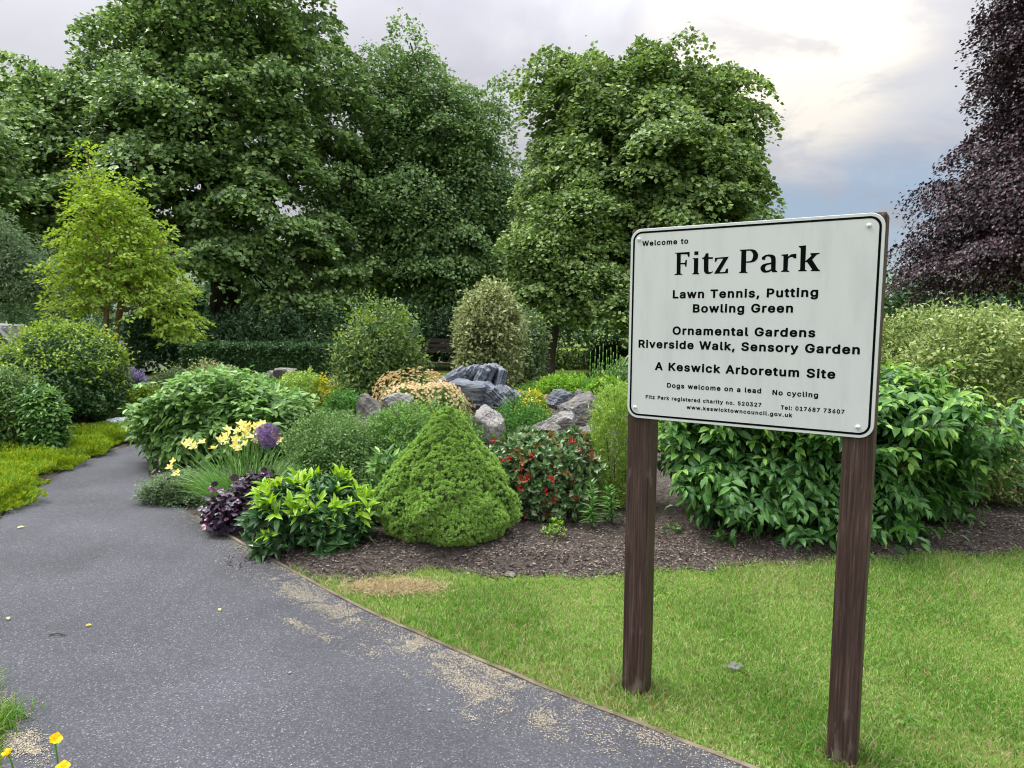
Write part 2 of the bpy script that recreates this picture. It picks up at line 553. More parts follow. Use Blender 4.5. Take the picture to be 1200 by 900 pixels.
ML = {
    'tree_dark': leaf_mat("sycamore_leaf", [(.034, .060, .023), (.062, .108, .036), (.106, .170, .052), (.170, .245, .070)], .28, .40, .45, .3, gain=2),
    'tree_mid': leaf_mat("ash_leaf", [(.040, .075, .028), (.075, .128, .043), (.126, .190, .058)], .30, .45, .35, .3, gain=2.05),
    'tree_fresh': leaf_mat("maple_leaf", [(.042, .078, .026), (.080, .136, .040), (.134, .200, .058), (.195, .270, .075)], .30, .42, .38, .3, gain=1.6),
    'beech': leaf_mat("copper_beech_leaf", [(.011, .006, .011), (.024, .011, .018), (.044, .020, .029), (.085, .034, .042)], .20, .38, .5, .25, gain=1),
    'under': leaf_mat("undergrowth_leaf", [(.010, .028, .012), (.022, .052, .020), (.040, .080, .028)], .2, .5, .3, .3, gain=1.5),
    'acer': leaf_mat("acer_leaf", [(.14, .25, .035), (.24, .37, .048), (.34, .47, .065), (.30, .40, .06)], .38, .5, .25, .2, gain=1.05),
    'greygreen': leaf_mat("willow_leaf", [(.07, .13, .06), (.12, .19, .085), (.19, .26, .13)], .3, .5, .3, .25, gain=1.1),
    'laurel': leaf_mat("shrub_leaf", [(.028, .085, .022), (.052, .135, .030), (.085, .195, .040)], .32, .36, .45, .22, gain=1.5),
    'laurel_new': leaf_mat("young_shrub_leaf", [(.10, .22, .045), (.17, .32, .060), (.26, .42, .085)], .35, .40, .4, .2, gain=1.25),
    'viburnum': leaf_mat("viburnum_leaf", [(.06, .135, .040), (.115, .225, .062), (.18, .31, .088), (.24, .38, .11)], .30, .42, .4, .22, gain=1.3),
    'cream_leaf': leaf_mat("variegated_leaf", [(.09, .13, .04), (.19, .24, .085), (.33, .37, .17), (.46, .48, .25)], .25, .42, .35, .15, gain=1.15),
    'lime_leaf': leaf_mat("pale_variegated_leaf", [(.075, .13, .030), (.165, .245, .065), (.30, .37, .125), (.44, .49, .22)], .28, .42, .35, .18, gain=1.15),
    'round_bush': leaf_mat("round_bush_leaf", [(.028, .062, .020), (.055, .110, .030), (.105, .175, .042), (.20, .26, .06)], .28, .42, .4, .25, gain=1.4),
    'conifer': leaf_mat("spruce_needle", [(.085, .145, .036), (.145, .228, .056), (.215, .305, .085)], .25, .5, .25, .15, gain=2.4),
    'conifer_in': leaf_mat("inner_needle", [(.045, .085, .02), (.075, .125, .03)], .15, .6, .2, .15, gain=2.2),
    'skim_old': leaf_mat("leathery_leaf", [(.018, .055, .018), (.032, .085, .026), (.055, .12, .036)], .18, .28, .55, .15, gain=1.7),
    'skim_new': leaf_mat("new_leaf", [(.17, .34, .030), (.27, .45, .045), (.36, .53, .070)], .35, .38, .4, .15, gain=1.15),
    'heuchera': leaf_mat("purple_leaf", [(.016, .011, .024), (.035, .022, .045), (.075, .050, .085), (.14, .045, .085)], .12, .30, .6, .1, gain=1.15),
    'strap': leaf_mat("strap_leaf", [(.055, .15, .030), (.105, .22, .050), (.17, .30, .075)], .28, .45, .3, .15, gain=1.5),
    'trail': leaf_mat("trailing_leaf", [(.075, .125, .055), (.135, .20, .090), (.22, .29, .15)], .25, .45, .35, .2, gain=1.25),
    'rose': leaf_mat("small_rose_leaf", [(.060, .125, .038), (.105, .19, .055), (.16, .26, .080)], .3, .45, .3, .2, gain=1.4),
    'mound': leaf_mat("alpine_leaf", [(.075, .17, .03), (.13, .27, .045), (.20, .37, .065)], .3, .5, .25, .2, gain=1.25),
    'mound_deep': leaf_mat("deep_alpine_leaf", [(.040, .115, .024), (.07, .185, .036), (.115, .26, .05)], .3, .5, .25, .2, gain=1.3),
    'rhodo': leaf_mat("glossy_leaf", [(.022, .060, .020), (.055, .115, .036), (.10, .175, .058), (.20, .24, .13)], .2, .30, .55, .15, gain=1.6),
    'bronze': leaf_mat("bronze_young_leaf", [(.16, .07, .03), (.27, .14, .06), (.22, .22, .07)], .3, .4, .4, .1),
    'gold': leaf_mat("golden_heather_leaf", [(.15, .22, .016), (.25, .34, .022), (.36, .44, .030)], .3, .5, .2, .25, gain=1.15),
    'goldfl': leaf_mat("golden_sedum_leaf", [(.34, .36, .03), (.50, .50, .045), (.66, .62, .09)], .25, .5, .25, .2),
    'juniper': leaf_mat("juniper_needle", [(.10, .17, .035), (.18, .265, .055), (.28, .36, .095)], .25, .5, .2, .2, gain=1.9),
    'dark_shrub': leaf_mat("dark_shrub_leaf", [(.014, .042, .014), (.030, .075, .022), (.060, .12, .03)], .2, .38, .4, .25, gain=1.8),
    'tip_shrub': leaf_mat("golden_tip_leaf", [(.10, .19, .025), (.19, .29, .035), (.29, .38, .05)], .3, .42, .35, .2, gain=1.25),
    'hedge': leaf_mat("hedge_leaf", [(.012, .032, .012), (.024, .062, .018), (.045, .098, .026)], .2, .45, .3, .25, gain=1.5),
    'fern': leaf_mat("bright_fern_leaf", [(.12, .28, .03), (.20, .38, .05), (.28, .46, .07)], .35, .5, .2, .15, gain=1),
    'lily': leaf_mat("lily_leaf", [(.060, .165, .032), (.10, .235, .045), (.16, .31, .065)], .25, .38, .4, .1, gain=1.25),
    'grass': leaf_mat("lawn_blade", [(.078, .180, .028), (.145, .285, .050), (.225, .375, .080), (.36, .42, .17)], .35, .5, .2, .3, gain=1.15),
    'lushgrass': leaf_mat("lush_blade", [(.058, .17, .02), (.10, .25, .03), (.155, .33, .045)], .35, .45, .25, .2),
    'drygrass': leaf_mat("dry_blade", [(.26, .20, .10), (.38, .30, .16), (.46, .40, .22)], .2, .6, .2, .2),
    'peach': leaf_mat("peach_petal", [(.62, .40, .20), (.72, .53, .29), (.76, .66, .42), (.68, .60, .28)], .3, .55, .2, .1),
    'cream': leaf_mat("cream_yellow_petal", [(.80, .69, .08), (.84, .77, .22), (.87, .84, .50)], .3, .5, .2, .1),
    'purple': leaf_mat("purple_floret", [(.17, .10, .24), (.27, .17, .37), (.38, .27, .48)], .2, .5, .2, .1, gain=0.95),
    'red': leaf_mat("red_petal", [(.32, .012, .012), (.48, .022, .018), (.55, .04, .03)], .25, .45, .3, .1),
    'orange': leaf_mat("orange_petal", [(.60, .16, .03), (.70, .25, .05)], .25, .5, .2, .1),
    'poppy': leaf_mat("yellow_petal", [(.80, .56, .012), (.86, .64, .02)], .3, .45, .3, .1),
    'lavender': leaf_mat("lavender_petal", [(.20, .15, .32), (.30, .25, .45), (.42, .38, .55)], .25, .5, .2, .1),
    'deadleaf': leaf_mat("withered_leaf", [(.38, .16, .05), (.45, .24, .09)], .25, .55, .2, .1),
    'treeline': leaf_mat("distant_leaf", [(.030, .070, .030), (.055, .11, .045), (.09, .16, .06)], .25, .5, .2, .3, gain=1.2),
}
MS = {
    'bark': bark_mat("grey_bark", (.020, .018, .015), (.045, .039, .031), (.085, .075, .06)),
    'bark_red': bark_mat("acer_bark", (.10, .060, .035), (.20, .125, .075), (.30, .21, .13), 14),
    'twig': bark_mat("twig_bark", (.06, .042, .026), (.12, .085, .05), (.20, .155, .10), 30),
    'soil': noise_mat("bark_mulch", [(.040, .032, .027), (.095, .078, .066), (.165, .14, .12)], scale=26, bump=1.0, bump_scale=60, rough=.95, bump_dist=.03),
    'turf': noise_mat("turf", [(.10, .13, .035), (.135, .185, .040), (.19, .23, .06)], scale=2.3, detail=9, bump=.6, bump_scale=90, rough=.95, spec=.1),
    'rock': noise_mat("grey_rock", [(.105, .10, .095), (.185, .178, .168), (.30, .29, .27)], scale=4, detail=9, bump=.9, bump_scale=11, rough=.85, bump_dist=.05, growth=True),
    'rock_pale': noise_mat("pale_rock", [(.17, .165, .16), (.29, .28, .27), (.43, .41, .38)], scale=5, detail=9, bump=.9, bump_scale=11, rough=.85, bump_dist=.04, growth=True),
    'rock_brown': noise_mat("brown_rock", [(.10, .085, .075), (.19, .165, .145), (.30, .27, .24)], scale=5, detail=9, bump=.9, bump_scale=11, rough=.85, bump_dist=.05, growth=True),
    'slate': noise_mat("blue_slate", [(.07, .08, .098), (.145, .165, .195), (.27, .295, .33)], scale=3.5, detail=9, bump=.9, bump_scale=9, rough=.6, stretch=(1, 1, 2.5), bump_dist=.04, spec=.4),
    'asphalt': asphalt_mat(),
    'edge': noise_mat("weathered_board", [(.08, .062, .045), (.15, .125, .09), (.24, .21, .155)], scale=9, bump=.6, bump_scale=30, rough=.9),
    'post': wood_post_mat(),
    'panel': noise_mat("sign_enamel", [(.50, .525, .53), (.575, .60, .605), (.60, .62, .625)], scale=3.0, detail=7, bump=0, rough=.30, spec=.45, stretch=(3.5, 1, .7)),
    'ink': plain("black_vinyl", (.003, .004, .004), .9, .04),
    'bolt': plain("white_screw_cap", (.78, .79, .79), .35, .5),
    'alu': plain("panel_edge_metal", (.55, .56, .57), .4, .5, .6),
    'white_paint': plain("white_car_paint", (.78, .79, .80), .22, .5),
    'glass': plain("dark_car_glass", (.02, .025, .03), .08, .6),
    'rubber': plain("tyre_rubber", (.02, .02, .02), .8, .2),
    'rim': plain("wheel_metal", (.45, .46, .47), .35, .5, .8),
    'lamp': plain("lamp_lens", (.5, .08, .06), .2, .5),
    'bench': noise_mat("dark_timber", [(.014, .010, .008), (.03, .022, .017), (.05, .038, .03)], scale=12, bump=.3, rough=.8, stretch=(.3, 3, 3)),
    'sheet': noise_mat("pale_blue_stone", [(.42, .52, .56), (.58, .68, .71), (.72, .79, .80)], scale=8, bump=.5, rough=.7),
    'hill': noise_mat("hill_grass", [(.055, .085, .06), (.085, .12, .075), (.12, .155, .10)], scale=.02, bump=0, rough=1),
    'litter': leaf_mat("dry_seed_litter", [(.26, .225, .155), (.38, .34, .25), (.50, .46, .36)], .1, .8, .1, .15),
    'chips': leaf_mat("bark_chip", [(.045, .034, .027), (.11, .086, .071), (.20, .165, .14), (.33, .28, .23)], 0, .9, .15, .1),
    'pebble': plain("pale_pebble", (.55, .55, .52), .7, .3),
}

# ------------------------------------------------------------------ ground, path, beds
def fbm(x, y, seed=0, f0=1.0, octs=4):
    r = np.random.default_rng(seed); v = 0; a = 1.0; f = f0
    for _ in range(octs):
        for _k in range(3):
            d = r.normal(0, 1, 2) * f; v = v + a * np.sin(x * d[0] + y * d[1] + r.uniform(0, 6.28)) / 3
        a *= .55; f *= 2.1
    return v


def grid_sheet(name, X, Y, Zf, mat):
    ny, nx = X.shape
    V = np.stack([X, Y, Zf], 2).reshape(-1, 3)
    idx = np.arange(ny * nx).reshape(ny, nx)
    q = np.stack([idx[:-1, :-1], idx[:-1, 1:], idx[1:, 1:], idx[1:, :-1]], 2).reshape(-1, 4)
    mb = MB()
    mb.V.append(V); mb.n = len(V); mb.L.append(q.ravel()); mb.S.append(np.full(len(q), 4)); mb.M.append(np.zeros(len(q), int))
    mb.smooth.append(np.full(len(q), True))
    return mb.build(name, mat)


_gx = np.concatenate([-np.geomspace(600, 10, 26), np.arange(-9.6, 9.61, .3), np.geomspace(10, 600, 26)])
_gy = np.concatenate([np.linspace(-30, -1, 10), np.arange(0, 20, .3), np.geomspace(20.3, 900, 34)])
GX, GY = np.meshgrid(_gx, _gy)
structure(grid_sheet("ground", GX, GY, H(GX, GY), MS['turf']), "mown grass ground spreading out past the garden and the trees", "ground")

pr = [np.array([4.6, -.45]), np.array([2.2, 1.19])] + [G(*p)[:2] for p in ((850, 895), (725, 846), (600, 797), (475, 742), (400, 705), (340, 672), (255, 625), (213, 597), (186, 574), (168, 553))] \
    + [np.array(p) for p in ((-4.02, 8.3), (-3.55, 9.6), (-3.0, 11.2), (-2.5, 13.5), (-2.2, 16))]
pl = [np.array([-.2, -.45]), np.array([-1.15, 1.19])] + [np.array(G(14, 895)[:2]), np.array([-2.36, 2.95]), np.array([-2.85, 3.55]), np.array([-3.62, 4.5])] + \
    [G(*p)[:2] for p in ((2, 607), (35, 578), (75, 553), (115, 535), (158, 522))] + \
    [np.array(p) for p in ((-4.85, 9.4), (-4.55, 10.8), (-4.1, 13.5), (-3.8, 16))]


def resample(pts, n, smooth=2):
    pts = np.array([p[:2] for p in pts])
    for _ in range(smooth):      # Chaikin
        a = pts[:-1] * .75 + pts[1:] * .25; b = pts[:-1] * .25 + pts[1:] * .75
        pts = np.concatenate([pts[:1], np.stack([a, b], 1).reshape(-1, 2), pts[-1:]])
    s = np.concatenate([[0], np.cumsum(np.linalg.norm(np.diff(pts, axis=0), axis=1))])
    t = np.linspace(0, s[-1], n)
    return np.stack([np.interp(t, s, pts[:, 0]), np.interp(t, s, pts[:, 1])], 1)


PR = resample(pr, 160); PL = resample(pl, 160)
_u = np.linspace(0, 1, 16)[None, :, None]
PP = PL[:, None] * (1 - _u) + PR[:, None] * _u
structure(grid_sheet("path", PP[..., 0], PP[..., 1], H(PP[..., 0], PP[..., 1]) + .012 + .004 * fbm(PP[..., 0], PP[..., 1], 3, 1.2), MS['asphalt']),
          "dark grey asphalt garden path curving away to the left", "path")


def path_right_x(y):
    return np.interp(y, PR[:, 1], PR[:, 0])


def path_left_x(y):
    return np.interp(y, PL[:, 1], PL[:, 0])


bf = [G(*p)[:2] for p in ((338, 671), (370, 682), (410, 682), (450, 674), (520, 667), (600, 676), (660, 675), (720, 672), (800, 667), (880, 664), (960, 658), (1060, 655), (1200, 647))]
bf = np.array([[-2.0, bf[0][1] + .1]] + [list(b) for b in bf] + [[6.0, 4.75], [12, 5.0]])


def bed_front_y(x):
    return np.interp(x, bf[:, 0], bf[:, 1]) + .03 * np.sin(np.asarray(x) * 9.0) + .02 * np.sin(np.asarray(x) * 23.0 + 1)


_bx = np.concatenate([np.arange(-4.6, 4.0, .04), np.arange(4.0, 9, .12)])
_bv = np.concatenate([np.linspace(0, .25, 50), np.linspace(.25, 1, 40)[1:]])
BX = np.broadcast_to(_bx[None], (len(_bv), len(_bx)))
f0_ = bed_front_y(_bx); back = 13.2 - .035 * (_bx - .5) ** 2
f0_ = np.where(_bx < -1.75, np.maximum(f0_, np.interp(_bx, PR[::-1, 0][:1].tolist() + [-4.6, -1.75], [5, 8.2, 4.2])), f0_)
BY = f0_[None] * (1 - _bv[:, None]) + np.maximum(back, f0_ + .5)[None] * _bv[:, None]
dist = np.minimum(sstep(BX - path_right_x(BY), .02, .35), sstep(BY - bed_front_y(BX), 0, .25))
BZ = H(BX, BY) + .005 + dist * (.02 + .016 * fbm(BX, BY, 5, 5.0, 4) + .035 * (1 + fbm(BX, BY, 6, 1.5, 2)))
structure(grid_sheet("flower_bed_soil", BX, BY, BZ, MS['soil']), "dark bark mulch of the planting bed beside the lawn", "bed soil")


def bed_z(x, y):
    dd = np.minimum(sstep(x - path_right_x(y), .02, .35), sstep(y - bed_front_y(x), 0, .25))
    return H(x, y) + .005 + dd * (.02 + .016 * fbm(x, y, 5, 5.0, 4) + .035 * (1 + fbm(x, y, 6, 1.5, 2)))


_lx = np.linspace(0, 1, 40); _ly = np.arange(5.1, 12.5, .1)
LX = path_left_x(_ly)[:, None] - .02 - _lx[None] * 6.5; LY = np.broadcast_to(_ly[:, None], LX.shape)
structure(grid_sheet("shrub_bed_soil", LX, LY, H(LX, LY) + .006 + .012 * (1 + fbm(LX, LY, 8, 4, 3)), MS['soil']), "dark soil of the shrub bed left of the path", "bed soil")

# hills far off beyond the trees
hx = np.linspace(-900, 500, 90); hy = np.linspace(520, 1100, 30)
HXX, HYY = np.meshgrid(hx, hy)
hz = 150 * np.exp(-((HXX + 620) / 260) ** 2) * np.sin(np.clip((HYY - 520) / 580, 0, 1) * np.pi) ** .8 + 26 * np.exp(-((HXX - 60) / 500) ** 2) * np.sin(np.clip((HYY - 520) / 580, 0, 1) * np.pi)
structure(grid_sheet("hills", HXX, HYY, hz - 6 + 4 * fbm(HXX, HYY, 4, .02, 3), MS['hill']), "grassy hill far beyond the trees", "hill")

# weathered timber edging between path and lawn
mb = MB()
e = PR[(PR[:, 1] > 1.0) & (PR[:, 1] < 5.3)]
tn = np.gradient(e, axis=0); tn = tn / np.linalg.norm(tn, axis=1, keepdims=True); nn = np.stack([-tn[:, 1], tn[:, 0]], 1)
if (nn[:, 0].mean()) < 0:
    nn = -nn
w0 = .015
wob = .008 * fbm(e[:, 0], e[:, 1], 12, 6, 3)
rows = []
for off, z in ((0, -.02), (0, .020), (w0, .024), (w0, -.02)):
    q = e + nn * off
    rows.append(np.column_stack([q, H(q[:, 0], q[:, 1]) + z + (wob if z > 0 else 0)]))
V = np.stack(rows, 1).reshape(-1, 3); F = []
for i in range(len(e) - 1):
    for j in range(4):
        k = (j + 1) % 4; F.append((i * 4 + j, i * 4 + k, (i + 1) * 4 + k, (i + 1) * 4 + j))
mb.add(V, F)
o = mb.build("path_edging", MS['edge'])
tag(o, "thin weathered timber edging board between the asphalt path and the lawn", "edging")


# ------------------------------------------------------------------ the welcome sign
GLYPHS = [[[(0.1848,0.6581),(0.2436,0.6585),(0.2436,0.6407),(0.2382,0.6399),(0.2343,0.65),(0.2086,0.6509),(0.2093,0.6183),(0.2262,0.6183),(0.2286,0.6286),(0.2342,0.6292),(0.2327,0.6029),(0.2281,0.6031),(0.2259,0.6123),(0.2093,0.6128),(0.2098,0.5785),(0.2177,0.5754),(0.2164,0.5727),(0.1851,0.5725),(0.1862,0.5753),(0.1945,0.5785),(0.1928,0.654),(0.1852,0.6556)]],[[(0.2621,0.6596),(0.2778,0.6592),(0.2773,0.6459),(0.2619,0.6462)]],[[(0.256,0.6346),(0.2779,0.6342),(0.2784,0.5784),(0.2836,0.5755),(0.2829,0.5728),(0.2557,0.5733),(0.2566,0.5766),(0.2622,0.5783),(0.2613,0.6305),(0.2556,0.6324)]],[[(0.3067,0.6502),(0.3168,0.6504),(0.317,0.6356),(0.334,0.6347),(0.3332,0.6285),(0.3171,0.6289),(0.3181,0.5876),(0.3204,0.58),(0.328,0.5796),(0.3347,0.5829),(0.3354,0.5793),(0.3283,0.5743),(0.3175,0.572),(0.3063,0.5751),(0.3012,0.5843),(0.2995,0.629),(0.2931,0.6293),(0.2937,0.6347),(0.3005,0.6365)]],[[(0.3417,0.6321),(0.3928,0.6341),(0.3606,0.5783),(0.3806,0.5783),(0.3853,0.59),(0.3919,0.591),(0.3922,0.5738),(0.3406,0.5727),(0.3413,0.5759),(0.3727,0.6278),(0.3513,0.6276),(0.3465,0.6171),(0.3411,0.6174)]],[[(0.4316,0.6573),(0.4687,0.6576),(0.4801,0.6564),(0.4879,0.6531),(0.494,0.647),(0.4982,0.6378),(0.4982,0.6288),(0.4958,0.6212),(0.4875,0.6126),(0.4738,0.6094),(0.4564,0.6095),(0.4571,0.5777),(0.4634,0.5748),(0.4625,0.572),(0.4321,0.5727),(0.4329,0.5758),(0.439,0.5784),(0.4383,0.6524),(0.432,0.6547)],[(0.4557,0.6524),(0.469,0.6524),(0.4755,0.6486),(0.4797,0.6414),(0.4808,0.6336),(0.4795,0.6246),(0.4759,0.6176),(0.4697,0.6143),(0.4562,0.6142)]],[[(0.5123,0.6177),(0.5118,0.6267),(0.5226,0.6338),(0.5348,0.6362),(0.5496,0.634),(0.5559,0.6301),(0.5593,0.6241),(0.5603,0.6152),(0.561,0.5796),(0.5678,0.5747),(0.567,0.5722),(0.55,0.5719),(0.5472,0.5777),(0.5382,0.5724),(0.5259,0.5709),(0.5171,0.5733),(0.5105,0.5798),(0.5081,0.5871),(0.5097,0.5947),(0.5156,0.6009),(0.5266,0.6042),(0.5449,0.6071),(0.5442,0.6198),(0.5402,0.6269),(0.5314,0.6295),(0.5254,0.6272),(0.5234,0.6171)],[(0.5447,0.6007),(0.5319,0.5983),(0.5259,0.5939),(0.524,0.5876),(0.5258,0.5817),(0.5304,0.5784),(0.539,0.5801),(0.5454,0.5841)]],[[(0.5787,0.6331),(0.6013,0.6343),(0.6018,0.6255),(0.6121,0.6329),(0.6289,0.6344),(0.6293,0.6185),(0.6211,0.6182),(0.6178,0.6234),(0.609,0.6231),(0.6022,0.618),(0.602,0.5778),(0.6082,0.5737),(0.6073,0.5713),(0.5795,0.5725),(0.5804,0.5749),(0.5869,0.5784),(0.5862,0.6276),(0.5783,0.6306)]],[[(0.6352,0.6604),(0.6595,0.6617),(0.6602,0.6074),(0.6787,0.6249),(0.6745,0.6313),(0.6748,0.6337),(0.7047,0.6339),(0.7055,0.6314),(0.6956,0.6276),(0.6817,0.6112),(0.7029,0.5782),(0.7088,0.5731),(0.7078,0.5707),(0.6782,0.572),(0.6785,0.5749),(0.6837,0.5766),(0.6662,0.6026),(0.6592,0.6037),(0.6599,0.5777),(0.6661,0.5745),(0.6656,0.572),(0.637,0.5725),(0.6378,0.5755),(0.6437,0.5784),(0.6426,0.653),(0.6358,0.6574)]]]
SW, SH, SZB, YAW = .902, .758, 1.1976, 0.98922
s_d = np.array([-math.sin(YAW), math.cos(YAW)])
s_left = np.array([1.2308, 2.2942]) + s_d * SW
sign = thing("welcome_sign", "white park welcome sign with black lettering on two brown timber posts", "sign", (s_left[0], s_left[1], 0), None, math.atan2(-s_d[1], -s_d[0]))


def rrect(x0, z0, x1, z1, r, n=8):
    out = []
    for cx, cz, a0 in ((x1 - r, z1 - r, 0), (x0 + r, z1 - r, 90), (x0 + r, z0 + r, 180), (x1 - r, z0 + r, 270)):
        for i in range(n + 1):
            a = math.radians(a0 + 90 * i / n); out.append((cx + r * math.cos(a), cz + r * math.sin(a)))
    return np.array(out)


def plate(mb, out, y0, y1, bev=.0015, mat=0, edge_mat=1):
    n = len(out); c = out.mean(0)
    inn = out + (c - out) / np.linalg.norm(c - out, axis=1, keepdims=True) * bev
    rows = [(out, y1), (out, y0 + bev), (inn, y0)]
    V = np.concatenate([np.column_stack([p[:, 0], np.full(n, y), p[:, 1]]) for p, y in rows])
    F = []; Mi = []
    for r_ in range(2):
        for i in range(n):
            k = (i + 1) % n
            F.append((r_ * n + i, r_ * n + k, (r_ + 1) * n + k, (r_ + 1) * n + i)); Mi.append(edge_mat)
    F.append(tuple(2 * n + i for i in range(n))); Mi.append(mat)
    F.append(tuple(range(n))[::-1]); Mi.append(edge_mat)
    base = MB.add(mb, V, F, 0)
    mb.M[-1] = np.array(Mi)


def ring(mb, a, b, y):
    n = len(a)
    V = np.concatenate([np.column_stack([p[:, 0], np.full(n, y), p[:, 1]]) for p in (a, b)])
    mb.add(V, [(i, (i + 1) % n, n + (i + 1) % n, n + i) for i in range(n)])


mb = MB(); plate(mb, rrect(0, SZB, SW, SZB + SH, .046), -.006, 0)
panel = mb.build("panel", [MS['panel'], MS['alu']], sign, local=True)
mb = MB(); ring(mb, rrect(.0105, SZB + .0105, SW - .0105, SZB + SH - .0105, .037), rrect(.018, SZB + .018, SW - .018, SZB + SH - .018, .030), -.0066)
mb.build("border_line", MS['ink'], panel, local=True)


def curve_mesh(cu):
    ob = bpy.data.objects.new("tmp", cu); COL.objects.link(ob)
    dg = bpy.context.evaluated_depsgraph_get()
    me = bpy.data.meshes.new_from_object(ob.evaluated_get(dg))
    bpy.data.objects.remove(ob)
    return me


def put_lettering(me, fn):
    n = len(me.vertices); co = np.zeros(n * 3); me.vertices.foreach_get("co", co); co = co.reshape(-1, 3)
    co = fn(co); me.vertices.foreach_set("co", co.astype(np.float32).ravel()); me.update()
    me.materials.clear(); me.materials.append(MS['ink'])
    o = bpy.data.objects.new("lettering", me); COL.objects.link(o); o.parent = panel
    return o


